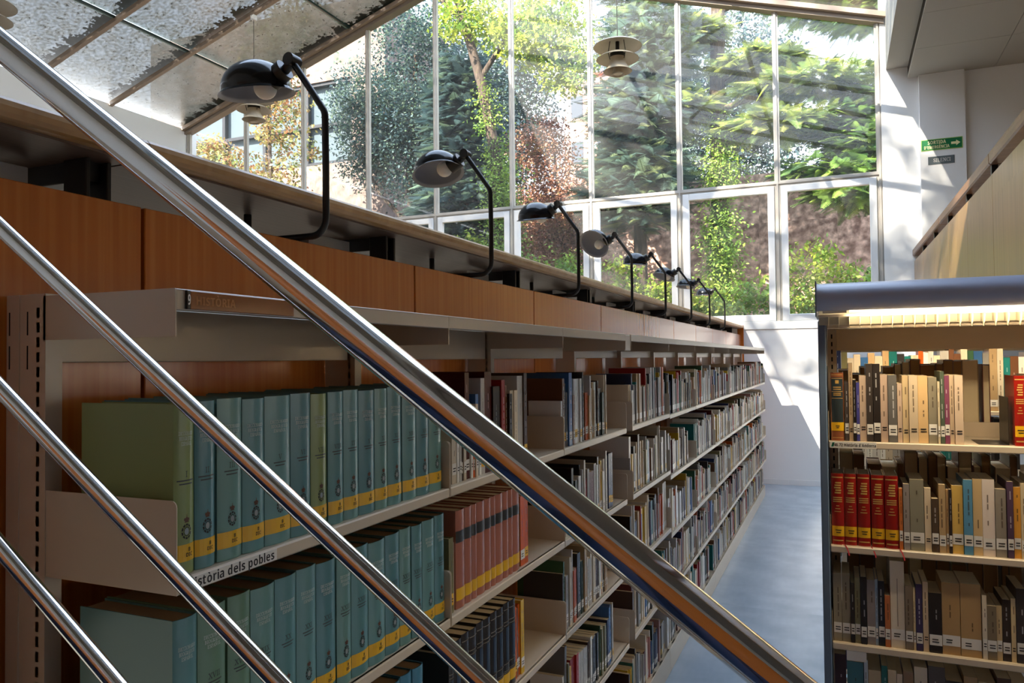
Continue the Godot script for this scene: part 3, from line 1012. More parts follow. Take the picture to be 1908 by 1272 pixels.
# a tall volume of the biographical dictionary
func fill_volume(o: Node3D, w: float, h: float, c: Color, number: int) -> void:
	var bulge := 0.007
	fill_book(o, w, h, 0.235, c, "volume", bulge)
	var s := Shape.new()
	spine_strip(w, bulge, -w * 0.498, w * 0.498, h * 0.075, h * 0.175, 0.0005, s)
	part("call_label", s, M.label_yellow, o)
	var ink := Shape.new()
	for l in [["B", 0.143], ["DIC", 0.112]]:
		join(ink, text_shape(l[0], sans, 0.0095, Vector3(0.006, h * l[1], 0.0009), Vector3.RIGHT, 1.0, w, bulge))
	part("call_number", ink, M.ink, o)
	var ti := Shape.new()
	for l in [["DICCIONARIO", 0.825], ["BIOGRÁFICO", 0.795], ["ESPAÑOL", 0.765]]:
		join(ti, text_shape(l[0], serif, 0.0088, Vector3(0, h * l[1], 0.0006), Vector3.RIGHT, 0.72 * w / 0.062, w, bulge))
	part("title", ti, M.print_pale, o)
	var nu := text_shape(roman(number), serif, 0.014, Vector3(0, h * 0.585, 0.0006), Vector3.RIGHT, 1.0, w, bulge)
	for q in 2:
		spine_strip(w, bulge, -0.018 + 0.004 * q, 0.018 - 0.004 * q, h * (0.545 - 0.02 * q), h * (0.545 - 0.02 * q) + 0.0022, 0.0006, nu)
	part("volume_number", nu, paint("volume_ink", rgb(50, 58, 58), 0.6), o)
	# crest: broken ring, inner ring, shield and crown
	var cr := Shape.new()
	var cy := h * 0.25
	for k in 10:
		for r in [[0.0115, 0.0085], [0.0072, 0.0058]]:
			var a0 := TAU * (k + 0.06) / 10.0; var a1 := TAU * (k + (0.8 if r[0] > 0.01 else 0.94)) / 10.0
			var q := []
			for e in [[r[1], a0], [r[1], a1], [r[0], a1], [r[0], a0]]:
				q.append(on_spine(w, bulge, e[0] * cos(e[1]) * 0.92, cy + e[0] * sin(e[1]) * 1.2, 0.0007))
			cr.quad(q[0][0], q[1][0], q[2][0], q[3][0], q[0][1])
	var em := part("crest", cr, M.ink, o)
	var sh := Shape.new()
	for k in 12:
		var a0 := TAU * k / 12.0; var a1 := TAU * (k + 1) / 12.0
		var q := [on_spine(w, bulge, 0, cy, 0.0007), on_spine(w, bulge, 0.0046 * cos(a0), cy + 0.006 * sin(a0), 0.0007), on_spine(w, bulge, 0.0046 * cos(a1), cy + 0.006 * sin(a1), 0.0007)]
		sh.tri(q[0][0], q[1][0], q[2][0], q[0][1])
	part("shield", sh, paint("crest_grey", rgb(150, 160, 160), 0.5), em)
	var cw := Shape.new()
	for e in [[-0.0045, 0.0, 0.0045, 0.0035], [-0.006, 0.0035, -0.002, 0.008], [-0.002, 0.0035, 0.002, 0.0095], [0.002, 0.0035, 0.006, 0.008], [-0.0006, 0.0095, 0.0006, 0.014]]:
		var q := [on_spine(w, bulge, e[0], cy + 0.0155 + e[1], 0.0007), on_spine(w, bulge, e[2], cy + 0.0155 + e[1], 0.0007), on_spine(w, bulge, e[2] * 0.9, cy + 0.0155 + e[3], 0.0007), on_spine(w, bulge, e[0] * 0.9, cy + 0.0155 + e[3], 0.0007)]
		cw.quad(q[0][0], q[1][0], q[2][0], q[3][0], q[0][1])
	part("crown", cw, paint("crown_brown", rgb(84, 48, 26), 0.5), em)

const VOL := [0.992, 1.039, 1.089, 1.158, 1.221, 1.3, 1.367, 1.424, 1.487, 1.548, 1.617, 1.676, 1.743, 1.821, 1.89, 1.962]
const VOL2 := [0.99, 1.046, 1.115, 1.18, 1.25, 1.317, 1.384, 1.454, 1.515, 1.586, 1.661, 1.73, 1.787, 1.848, 1.917, 1.975]

func shelf_book(bay: int, q: int, n: int, z: float, w: float, h: float, d: float, c: Color, style: String, bulge: float, label: String, group: String) -> Node3D:
	var y: float = (SHELVES if bay < 4 else SHELVES_FAR)[q]
	var o := thing("book", label, "book", Vector3(FRONT - 0.014 - (0.012 * rng.randf() if style in ["w", "n", "hard"] else 0.0), y + 0.0006, -(z + w / 2)), group)
	o.rotation.y = PI / 2
	fill_book(o, w, h, d, c, style, bulge)
	return o

func named_color(k: String) -> Color:
	var a: Array = COL[k]
	var j := 0.9 + 0.2 * rng.randf()
	return rgb(minf(a[0] * j, 245), minf(a[1] * j, 245), minf(a[2] * j, 245))

const MIX := ["cream", "white", "cream", "white", "pale grey", "pale grey", "grey", "tan", "cream", "white", "brown", "dark brown", "black", "charcoal", "charcoal", "navy", "blue", "red", "maroon", "green", "dark green", "teal", "yellow", "orange", "pink", "pale grey", "olive", "white", "cream", "tan"]

func left_books() -> void:
	var teal := [rgb(108, 150, 148), rgb(98, 142, 142), rgb(112, 152, 144), rgb(92, 136, 140)]
	var olive := rgb(138, 152, 96)
	for row in 3:
		var zs: Array = VOL if row == 0 else VOL2
		for k in (15 if row < 2 else 13):
			var c: Color = teal[(k * 7 + row) % 4]
			if row == 0 and (k == 0 or k == 6): c = olive
			if row == 1 and k in [1, 2]: c = rgb(110, 142, 116)
			if row == 2: c = rgb(70, 128, 152)
			var w: float = zs[k + 1] - zs[k] - (0.006 if k % 5 == 2 else 0.002)
			var o := thing("encyclopedia_volume", "tall %s volume, %s from the slotted post on the %s shelf" % ["olive green" if c == olive else ("blue" if row == 2 else "teal"), ORD[k], ORD[row]], "encyclopedia", Vector3(FRONT - 0.013, SHELVES[row] + 0.0006, -(zs[k + 1] - w / 2)), "volumes of the biographical dictionary")
			o.rotation.y = PI / 2
			fill_volume(o, w, 0.298 + 0.002 * (k % 3), c, row * 15 + k + 1)
	# second bay: what the photograph shows shelf by shelf
	var lists := [
		[[0.03, 0.20, "cream", "w"], [0.016, 0.21, "white", "w"], [0.014, 0.19, "pale grey", "w"], [0.02, 0.2, "dark brown", "w"], [0.018, 0.22, "cream", "w"], [0.03, 0.33, "maroon", "hard"], [0.014, 0.21, "white", "w"], [0.012, 0.2, "orange", "w"], [0.018, 0.23, "cream", "w"], [0.022, 0.26, "blue", "hard"], [0.016, 0.2, "white", "w"], [0.03, 0.31, "pale grey", "hard"], [0.055, 0.33, "maroon", "hard"], [0.06, 0.28, "black", "hard"], [0.03, 0.3, "red", "hard"], [0.02, 0.26, "brown", "hard"], [0.016, 0.28, "brown", "hard"], [0.026, 0.25, "black", "hard"], [0.03, 0.26, "cream", "hard"], [0.03, 0.26, "cream", "hard"], [0.05, 0.31, "pale grey", "hard"], [0.03, 0.32, "dark brown", "hard"]],
		[[0.03, 0.22, "olive", "hard"], [0.02, 0.2, "cream", "hard"]],
		[], []]
	for k in 10: lists[1].append([0.06 - 0.012 * (k % 3), 0.292, "pink", "band"])
	lists[1].append_array([[0.016, 0.27, "green", "hard"], [0.04, 0.25, "orange", "hard"], [0.034, 0.24, "orange", "hard"]])
	lists[2].append([0.03, 0.26, "black", "dark_set"])
	for k in 9: lists[2].append([0.052, 0.29 + 0.004 * (k % 2), "charcoal", "dark_set"])
	lists[2].append_array([[0.02, 0.25, "orange", "hard"], [0.016, 0.24, "brown", "w"], [0.016, 0.25, "orange", "hard"], [0.03, 0.26, "yellow", "hard"]])
	for k in 20: lists[3].append([0.02 + 0.024 * rng.randf(), 0.2 + 0.1 * rng.randf(), ["dark green", "teal", "navy", "cream", "charcoal", "brown", "red"][k % 7], "hard"])
	for q in 4:
		var z := 1.985 + (0.045 if q == 0 else 0.012)
		var n := 0
		for b in lists[q]:
			if z + b[0] > 2.965: break
			var c := named_color(b[2])
			if b[3] == "band": c = rgb(172, 108, 88)
			if b[3] == "dark_set": c = rgb(50, 46, 44)
			var kind: String = {"band": "terracotta banded volume", "dark_set": "dark bound volume"}.get(b[3], b[2] + " book")
			shelf_book(1, q, n, z, b[0] - 0.0015, b[1], 0.235 if b[1] > 0.27 else 0.17, c, b[3], 0.005 if b[3] in ["band", "dark_set"] else 0.0, "%s, %s from the near end, %s shelf of the second bay" % [kind, ORD[n], ORD[q]], "books in the second bay")
			z += b[0]
			n += 1
	# third bay book by book, the bays beyond it joined
	var far := Shape.new()
	for bay in range(0, 11):
		for q in 5:
			if (bay == 0 and q < 3) or (bay == 1 and q < 4): continue
			var z := -bay_z(bay) + 0.012
			var end := -bay_z(bay) + 0.985 - (0.25 if rng.randf() < 0.25 else 0.03) * rng.randf()
			var n := 0
			var run := 0
			var ck := "cream"; var w := 0.03; var h := 0.24; var d := 0.17
			while true:
				if run <= 0:
					ck = MIX[rng.randi() % MIX.size()]
					run = 1 + (rng.randi() % 4 if rng.randf() < 0.25 else 0)
					w = 0.012 + 0.03 * pow(rng.randf(), 1.6)
					h = 0.19 + 0.10 * rng.randf()
					if rng.randf() < 0.07: h = 0.31
					d = 0.14 + (h - 0.19) * 0.7
				run -= 1
				if z + w > end: break
				if q == 4: h = minf(h, 0.3)
				var c := named_color(ck)
				if bay == 2 and q < 4:
					if n < 32:
						shelf_book(bay, q, n, z, w - 0.001, h, d, c, "w" if h < 0.26 else "hard", 0.0, "%s book, %s from the near end, %s shelf of the third bay" % [ck, ORD[n], ORD[q]], "books in the third bay")
				else:
					var y: float = (SHELVES if bay < 4 else SHELVES_FAR)[q] + 0.0006
					var xf := FRONT - (0.014 if q < 4 else 0.04) - 0.014 * rng.randf()
					far.tint = c.srgb_to_linear()
					var lo := Vector3(xf - d, y, -(z + w) + 0.0006); var hi := Vector3(xf, y + h, -z - 0.0006)
					far.box(lo, hi)
					far.tint = rgb(214, 196, 164).srgb_to_linear()
					far.quad(Vector3(lo.x + 0.003, hi.y + 0.0004, lo.z + 0.0015), Vector3(hi.x - 0.002, hi.y + 0.0004, lo.z + 0.0015), Vector3(hi.x - 0.002, hi.y + 0.0004, hi.z - 0.0015), Vector3(lo.x + 0.003, hi.y + 0.0004, hi.z - 0.0015), Vector3.UP)
					if rng.randf() < 0.85:
						far.tint = rgb(230, 226, 216).srgb_to_linear() if rng.randf() < 0.9 else rgb(226, 180, 30).srgb_to_linear()
						far.quad(Vector3(hi.x + 0.0005, y + 0.022, lo.z + 0.001), Vector3(hi.x + 0.0005, y + 0.022, hi.z - 0.001), Vector3(hi.x + 0.0005, y + 0.056, hi.z - 0.001), Vector3(hi.x + 0.0005, y + 0.056, lo.z + 0.001), Vector3.RIGHT)
					if rng.randf() < 0.7:
						far.tint = (Color.BLACK if c.get_luminance() > 0.4 else Color.WHITE).lerp(c, 0.35).srgb_to_linear()
						var zm := (lo.z + hi.z) / 2.0
						far.quad(Vector3(hi.x + 0.0005, y + h * 0.35, zm - 0.0016), Vector3(hi.x + 0.0005, y + h * 0.35, zm + 0.0016), Vector3(hi.x + 0.0005, y + h * 0.85, zm + 0.0016), Vector3(hi.x + 0.0005, y + h * 0.85, zm - 0.0016), Vector3.RIGHT)
				z += w + (0.004 if rng.randf() < 0.08 else 0.0)
				n += 1
	var fm := paint("far_covers", Color.WHITE, 0.28)
	fm.vertex_color_use_as_albedo = true
	solo("shelved_books", far, fm, "rows of mixed books on the farther and lower shelves of the long bookcase", "books", "", "stuff")

const ROWS := [
	[[-0.032,0.009,0.229,142,84,54,"atlas"],[0.011,0.024,0.198,74,68,66,"w"],[0.024,0.037,0.261,176,150,118,"t"],[0.037,0.047,0.205,34,33,34,"w"],[0.047,0.057,0.196,72,72,142,"w"],[0.057,0.078,0.219,196,172,150,"t"],[0.078,0.098,0.258,62,56,52,"w"],[0.099,0.120,0.258,44,40,38,"w"],[0.120,0.142,0.222,192,166,146,"t"],[0.143,0.169,0.221,100,98,95,"w"],[0.170,0.184,0.193,197,172,150,"t"],[0.185,0.203,0.219,205,180,138,"t"],[0.204,0.230,0.219,206,186,156,"t"],[0.230,0.259,0.218,216,181,130,"t"],[0.260,0.285,0.214,140,132,112,"w"],[0.286,0.293,0.200,206,191,160,"n"],[0.294,0.306,0.233,80,92,76,"n"],[0.306,0.320,0.219,126,68,92,"n"],[0.320,0.333,0.221,201,176,146,"t"],[0.334,0.358,0.220,204,181,157,"t"],[0.497,0.526,0.218,150,30,18,"set"]],
	[[-0.036,0.003,0.238,150,26,18,"set"],[0.004,0.042,0.238,152,27,19,"set"],[0.044,0.083,0.239,148,24,17,"set"],[0.086,0.126,0.238,150,26,18,"set"],[0.127,0.167,0.238,146,24,18,"set"],[0.168,0.179,0.200,202,112,52,"n"],[0.181,0.199,0.215,152,144,138,"w"],[0.200,0.241,0.231,142,138,118,"w"],[0.242,0.261,0.205,226,206,172,"t"],[0.262,0.282,0.172,84,68,52,"w"],[0.283,0.302,0.219,190,160,116,"w"],[0.303,0.311,0.203,196,160,110,"n"],[0.311,0.320,0.204,52,46,44,"n"],[0.320,0.351,0.217,226,186,96,"w"],[0.352,0.377,0.238,92,150,182,"w"],[0.378,0.404,0.241,212,182,132,"w"],[0.404,0.438,0.241,231,217,204,"w"],[0.439,0.468,0.213,150,142,128,"w"],[0.470,0.487,0.238,86,66,88,"w"],[0.488,0.507,0.221,230,162,62,"w"],[0.507,0.525,0.234,214,196,160,"w"]],
	[[-0.036,-0.010,0.224,152,142,118,"w"],[-0.009,0.016,0.227,150,141,118,"w"],[0.017,0.030,0.199,40,37,35,"n"],[0.030,0.047,0.216,136,131,96,"w"],[0.048,0.066,0.222,36,37,40,"w"],[0.067,0.092,0.213,142,132,128,"w"],[0.092,0.100,0.217,150,170,190,"n"],[0.101,0.120,0.213,34,40,46,"w"],[0.120,0.136,0.169,192,112,62,"w"],[0.137,0.179,0.282,227,213,188,"big"],[0.180,0.202,0.207,132,117,97,"w"],[0.203,0.210,0.203,214,192,150,"n"],[0.211,0.230,0.215,62,52,86,"w"],[0.231,0.247,0.224,216,192,157,"t"],[0.248,0.285,0.191,42,38,36,"w"],[0.285,0.336,0.228,182,146,96,"k"],[0.337,0.394,0.230,186,151,101,"k"],[0.396,0.409,0.200,224,210,186,"n"],[0.409,0.435,0.169,132,118,92,"w"],[0.435,0.450,0.171,204,178,132,"n"],[0.451,0.473,0.191,56,46,38,"w"],[0.474,0.487,0.197,226,201,151,"t"],[0.488,0.514,0.230,58,54,52,"w"]],
	[[-0.036,0.0,0.31,52,26,34,"w"],[0.002,0.052,0.29,70,120,130,"w"],[0.054,0.066,0.3,196,210,220,"n"],[0.067,0.105,0.27,196,176,140,"w"],[0.106,0.124,0.29,40,110,104,"w"],[0.125,0.15,0.28,214,196,160,"w"],[0.151,0.168,0.27,220,206,180,"n"],[0.17,0.2,0.28,150,120,90,"w"],[0.202,0.24,0.3,226,214,190,"w"],[0.242,0.29,0.31,90,84,80,"w"],[0.292,0.34,0.27,60,50,44,"w"],[0.342,0.38,0.29,170,140,100,"w"],[0.382,0.43,0.28,200,180,140,"w"],[0.432,0.47,0.3,80,60,50,"w"],[0.472,0.52,0.28,180,150,110,"w"]]]

func tone(c: Color) -> String:
	var best := "grey"; var bd := 9.0
	for k in COL:
		var a: Array = COL[k]
		var q := rgb(a[0], a[1], a[2])
		var dd := Vector3(q.r - c.r, q.g - c.g, q.b - c.b).length()
		if dd < bd:
			bd = dd; best = k
	return best

func right_books() -> void:
	for r in ROWS.size():
		var n := 0
		for b in ROWS[r]:
			var w: float = b[1] - b[0] - 0.0006
			var c := rgb(b[3], b[4], b[5])
			var st: String = b[6]
			var kind: String = {"set": "red gilt volume", "atlas": "brown and slate volume", "k": "brown paper wrapped volume", "big": "large cream volume"}.get(st, tone(c) + (" slim book" if w < 0.012 else " paperback"))
			var o := thing("book", "%s, %s from the blue end panel, %s shelf of the lit bookcase" % [kind, ORD[n], ORD[r]], "book", Vector3((b[0] + b[1]) / 2, RSHELF[r] + 0.0006, -2.812 - 0.006 * rng.randf()), "books on the lit bookcase")
			fill_book(o, w, b[2], 0.15 + 0.25 * (b[2] - 0.19) if st != "big" else 0.24, c, st, 0.005 if st in ["set", "atlas"] else 0.0)
			if r == 1 and n in [0, 2, 4]:
				# the ribbon marker hangs out over the shelf edge
				var rb := Shape.new()
				var x0 := w * 0.5 - 0.002
				var pts := [Vector3(x0, 0.003, 0.004), Vector3(x0 + 0.003, 0.0012, 0.014), Vector3(x0 + 0.007, -0.006, 0.0172), Vector3(x0 + 0.012, -0.02, 0.0178), Vector3(x0 + 0.014, -0.03, 0.0185)]
				for q in 4:
					rb.quad(pts[q], pts[q] + Vector3(0.004, 0, 0), pts[q + 1] + Vector3(0.004, 0, 0), pts[q + 1], Vector3(0, 0.4, 0.9).normalized())
				part("ribbon", rb, paint("ribbon_red", rgb(170, 40, 48), 0.5), o)
			n += 1
	# a black book end and what it holds
	var e := Shape.new()
	e.block(Vector3(0.482, RSHELF[0] + 0.0005, -2.98), Vector3(0.4835, RSHELF[0] + 0.15, -2.83), 0.0005)
	e.block(Vector3(0.40, RSHELF[0] + 0.0003, -2.98), Vector3(0.482, RSHELF[0] + 0.0014, -2.83), 0.0003)
	solo("bookend", e, M.black_metal, "black metal book end beside the red volume on the lit bookcase", "bookend")
	var cd := Shape.new()
	cd.block(Vector3(0.002, RSHELF[2] - 0.056, -2.806), Vector3(0.062, RSHELF[2] - 0.0235, -2.804), 0.0004)
	solo("card", cd, M.label_white, "blank white card hung under the third shelf of the lit bookcase", "card")
	# the rest of the shelves, beyond the picture and low down
	var rest := Shape.new()
	for u in 2:
		for r in RSHELF.size():
			var x := (0.535 if r < 4 else -0.03) if u == 0 else -0.03
			if u == 1 and r < 2: continue
			while x < 0.94:
				var w := 0.014 + 0.03 * rng.randf()
				var hh := 0.19 + (0.08 if r > 4 else 0.1) * rng.randf()
				rest.tint = named_color(MIX[rng.randi() % MIX.size()]).srgb_to_linear()
				var zf := -2.815 if u == 0 else -4.515
				rest.box(Vector3(x, RSHELF[r] + 0.0006, zf - 0.17), Vector3(x + w - 0.001, RSHELF[r] + hh, zf))
				x += w
	var rm := paint("rest_covers", Color.WHITE, 0.32)
	rm.vertex_color_use_as_albedo = true
	solo("shelved_books", rest, rm, "mixed books on the low shelves and far end of the lit bookcase", "books", "", "stuff")
	# back to back with them: books that show their page side
	for r in 3:
		var x := -0.03 + 0.02 * r
		var n := 0
		while x < 0.56 and n < 15:
			var w := 0.022 + 0.03 * rng.randf()
			var h := 0.2 + 0.075 * rng.randf() + (0.02 if r == 1 else 0.0)
			var c := named_color(["brown", "dark brown", "charcoal", "tan", "grey", "maroon", "olive"][rng.randi() % 7])
			var d := 0.17 + 0.05 * rng.randf()
			var o := thing("book", "%s book showing its pages, %s from the blue end panel behind the %s row" % [tone(c), ORD[n], ORD[r]], "book", Vector3(x + w / 2, RSHELF[r] + 0.0006, -3.388), "books on the rear side of the lit bookcase")
			o.rotation.y = PI
			part("cover", cover_shape(w - 0.001, h, d, 0.0, 0.002), cover_paint(c), o)
			var p := Shape.new()
			p.box(Vector3(-w / 2 + 0.0026, 0.004, -d + 0.004), Vector3(w / 2 - 0.0026, h - 0.004, -0.002))
			part("page_block", p, M.pages_brown if rng.randf() < 0.6 else M.pages, o)
			x += w + (0.01 if rng.randf() < 0.2 else 0.0)
			n += 1
	# spines on the bookcase behind
	for r in 2:
		var x := -0.03
		var n := 0
		var seq: Array = [["navy", "olive", "cream", "cream", "blue", "tan", "cream", "tan", "teal", "charcoal", "teal", "cream", "orange", "white", "white", "cream", "pale grey", "brown", "brown", "cream", "green", "blue", "grey", "tan", "cream", "teal", "brown", "white", "tan", "cream"], ["white", "cream", "blue", "maroon", "white", "white", "white", "white", "cream", "pale grey", "blue", "blue", "white", "yellow", "cream", "blue", "teal", "teal", "teal", "lime", "olive", "charcoal", "charcoal", "charcoal", "black", "brown", "charcoal"]][r]
		for k in seq:
			var w := 0.022 + 0.018 * rng.randf()
			if x + w > 0.93: break
			var c := named_color(k)
			var o := thing("book", "%s spine, %s from the end, %s shelf of the bookcase behind" % [k, ORD[n], ORD[r]], "book", Vector3(x + w / 2, RSHELF[r] + 0.0006, -4.515), "books on the bookcase behind")
			fill_book(o, w - 0.001, 0.265 + 0.055 * rng.randf(), 0.16, c, "w", 0.0)
			x += w
			n += 1

# ---------------------------------------------------------------- lamps
# place along the desks, then how the shade is turned (about z, about x, in degrees)
const LAMPS := [[-1.897, 2.0, 9.0], [-3.09, 14.0, -12.0], [-4.33, 0.0, 10.0], [-5.6, -20.0, -50.0], [-6.8, -4.0, 7.0], [-8.08, -14.0, -16.0], [-9.31, -4.0, -7.0], [-10.62, 2.0, 3.0]]

func desk_lamp(k: int) -> void:
	var z: float = LAMPS[k][0]
	var t := thing("desk_lamp", "black dome desk lamp on a bent arm, %s along the desks from the stairs" % ORD[k], "desk lamp", Vector3(-1.42, 2.457, z), "desk lamps of the gallery")
	var path := [Vector3(-0.3, 0.003, 0), Vector3(-0.05, 0.003, 0)]
	for q in 7:
		var a := -PI / 2 + q * PI / 12.0
		path.append(Vector3(-0.05 + 0.052 * cos(a), 0.055 + 0.052 * sin(a), 0))
	path.append_array([Vector3(0.002, 0.2, 0), Vector3(0.0, 0.36, 0)])
	for q in 4:
		var a := q * deg_to_rad(36.0) / 3.0
		path.append(Vector3(-0.05 + 0.05 * cos(a), 0.362 + 0.05 * sin(a), 0))
	path.append(Vector3(-0.122, 0.55, 0))
	var s := Shape.new()
	s.tube(path, 0.0105, 14)
	part("arm", s, M.black_metal, t)
	s = Shape.new()
	s.block(Vector3(-0.36, -0.008, -0.045), Vector3(-0.24, 0.02, 0.045), 0.006)
	s.tube([Vector3(-0.3, 0.02, 0), Vector3(-0.3, 0.09, 0)], 0.012, 12)
	part("clamp", s, M.black_metal, t)
	# joint and socket
	s = Shape.new()
	s.tube([Vector3(-0.122, 0.553, -0.022), Vector3(-0.122, 0.553, 0.022)], 0.02, 18)
	part("joint", s, M.black_metal, t)
	s = Shape.new()
	s.tube([Vector3(-0.125, 0.548, 0), Vector3(-0.158, 0.522, 0)], 0.015, 12)
	s.tube([Vector3(-0.15, 0.532, 0), Vector3(-0.202, 0.503, 0)], 0.033, 20)
	part("socket", s, M.black_metal, t)
	# shade: a dome whose axis is turned a little on each lamp
	var bs := Basis(Vector3.BACK, deg_to_rad(LAMPS[k][1])) * Basis(Vector3.RIGHT, deg_to_rad(LAMPS[k][2]))
	var o := Vector3(-0.268, 0.515, 0.0)
	var outer := []; var inner := []
	for q in 13:
		var a := deg_to_rad(90.0 - q * 7.6)
		outer.append(Vector2(0.109 * cos(a) + 0.0005, 0.092 * sin(a) - 0.03))
		inner.append(Vector2(0.106 * cos(a) + 0.0005, 0.089 * sin(a) - 0.0305))
	outer.append_array([Vector2(0.110, -0.038), Vector2(0.119, -0.042), Vector2(0.1195, -0.045)])
	inner.append_array([Vector2(0.108, -0.039), Vector2(0.1175, -0.0435), Vector2(0.1195, -0.045)])
	s = Shape.new()
	s.lathe(outer, o, bs, 40)
	var sh := part("shade", s, M.lamp_black, t)
	s = Shape.new()
	inner.reverse()
	s.lathe(inner, o, bs, 40)
	part("shade_lining", s, M.lamp_inside, sh)
	var prof := []
	for q in 11:
		var a := deg_to_rad(-90.0 + q * 16.0)
		prof.append(Vector2(maxf(0.036 * cos(a), 0.0005), 0.036 * sin(a)))
	prof.append_array([Vector2(0.018, 0.05), Vector2(0.016, 0.075)])
	s = Shape.new()
	s.lathe(prof, o + bs * Vector3(0.035, -0.03, 0), bs * Basis(Vector3.BACK, deg_to_rad(-38.0)), 24)
	part("bulb", s, M.bulb_glass, t)

func pendants() -> void:
	var spots := [[Vector3(-3.01, 6.74, -11.2), "cream stacked-shade pendant lamp hanging before the middle windows"], [Vector3(-10.0, 6.93, -11.2), "cream stacked-shade pendant lamp hanging behind the first desk lamp"], [Vector3(-9.95, 6.62, -6.25), "cream stacked-shade pendant lamp cut by the picture edge under the glass roof"]]
	for e in spots:
		var p: Vector3 = e[0]
		var t := thing("pendant_lamp", e[1], "pendant lamp", p, "pendant lamps under the glass roof")
		var top := roof_y(p.x) - 0.09 - p.y
		var s := Shape.new()
		s.tube([Vector3(0, 0.2, 0), Vector3(0, top - 0.05, 0)], 0.006, 8)
		part("cord", s, M.cord, t)
		s = Shape.new()
		s.block(Vector3(-0.045, top - 0.1, -0.045), Vector3(0.045, top, 0.045), 0.01)
		part("ceiling_box", s, M.white_frame, t)
		# shades from the top: wide bowl, ring, cup and foot
		var shades := [[Vector2(0.03, 0.125), Vector2(0.15, 0.12), Vector2(0.28, 0.095), Vector2(0.345, 0.065), Vector2(0.365, 0.045)], [Vector2(0.14, -0.05), Vector2(0.2, -0.075), Vector2(0.27, -0.11), Vector2(0.32, -0.145)], [Vector2(0.12, -0.12), Vector2(0.125, -0.2), Vector2(0.16, -0.275), Vector2(0.215, -0.33)], [Vector2(0.07, -0.28), Vector2(0.08, -0.35), Vector2(0.105, -0.385)], [Vector2(0.001, -0.36), Vector2(0.07, -0.365)]]
		for pr in shades:
			s = Shape.new()
			s.lathe(pr, Vector3.ZERO, Basis.IDENTITY, 40)
			var q := []
			for v in pr: q.append(Vector2(maxf(v.x - 0.004, 0.0005), v.y - 0.002))
			q.reverse()
			s.lathe(q, Vector3.ZERO, Basis.IDENTITY, 40)
			part("shade", s, M.pendant_cream, t)
		s = Shape.new()
		for k in 3:
			var a := TAU * k / 3.0 + 0.4
			s.tube([Vector3(0.12 * cos(a), 0.12, 0.12 * sin(a)), Vector3(0.15 * cos(a), -0.055, 0.15 * sin(a)), Vector3(0.122 * cos(a), -0.16, 0.122 * sin(a))], 0.006, 6)
		s.tube([Vector3(0, 0.19, 0), Vector3(0, -0.36, 0)], 0.03, 12)
		part("stem", s, M.black_metal, t)
		s = Shape.new()
		s.tube([Vector3(0, -0.12, 0), Vector3(0, -0.06, 0)], 0.115, 24)
		part("collar", s, M.black_metal, t)

func signs() -> void:
	var zf := ZW + 0.1
	var t := thing("exit_sign", "green emergency exit sign with a cream arrow on the pier", "sign", Vector3(1.465, 5.255, zf))
	var s := Shape.new()
	s.block(Vector3(-0.275, -0.085, 0), Vector3(0.275, 0.085, 0.006), 0.001)
	part("plate", s, paint("sign_border", rgb(150, 190, 90), 0.5), t)
	s = Shape.new()
	s.box(Vector3(-0.265, -0.075, 0.006), Vector3(0.265, 0.075, 0.007))
	part("face", s, paint("sign_green", rgb(0, 112, 60), 0.5), t)
	var cr := paint("sign_cream", rgb(238, 232, 176), 0.5)
	part("lettering", text_shape("SORTIDA", sans, 0.072, Vector3(-0.065, 0.033, 0.0078), Vector3.RIGHT, 0.8), cr, t)
	part("lettering", text_shape("D'EMERGÈNCIA", sans, 0.066, Vector3(-0.068, -0.038, 0.0078), Vector3.RIGHT, 0.7), cr, t)
	s = Shape.new()
	s.prism([Vector2(0.125, 0.018), Vector2(0.19, 0.018), Vector2(0.19, 0.042), Vector2(0.245, 0.0), Vector2(0.19, -0.042), Vector2(0.19, -0.018), Vector2(0.125, -0.018)], Vector3.ZERO, Vector3.RIGHT, Vector3.UP, Vector3.BACK, 0.007, 0.0085)
	part("arrow", s, cr, t)
	t = thing("silence_sign", "small grey sign that reads SILENCI below the exit sign", "sign", Vector3(1.455, 5.015, zf))
	s = Shape.new()
	s.block(Vector3(-0.175, -0.06, 0), Vector3(0.175, 0.06, 0.006), 0.001)
	part("plate", s, paint("sign_grey", rgb(92, 102, 104), 0.5), t)
	part("lettering", text_shape("SILENCI", serif, 0.07, Vector3(0.01, 0, 0.0068), Vector3.RIGHT, 0.85), M.label_white, t)

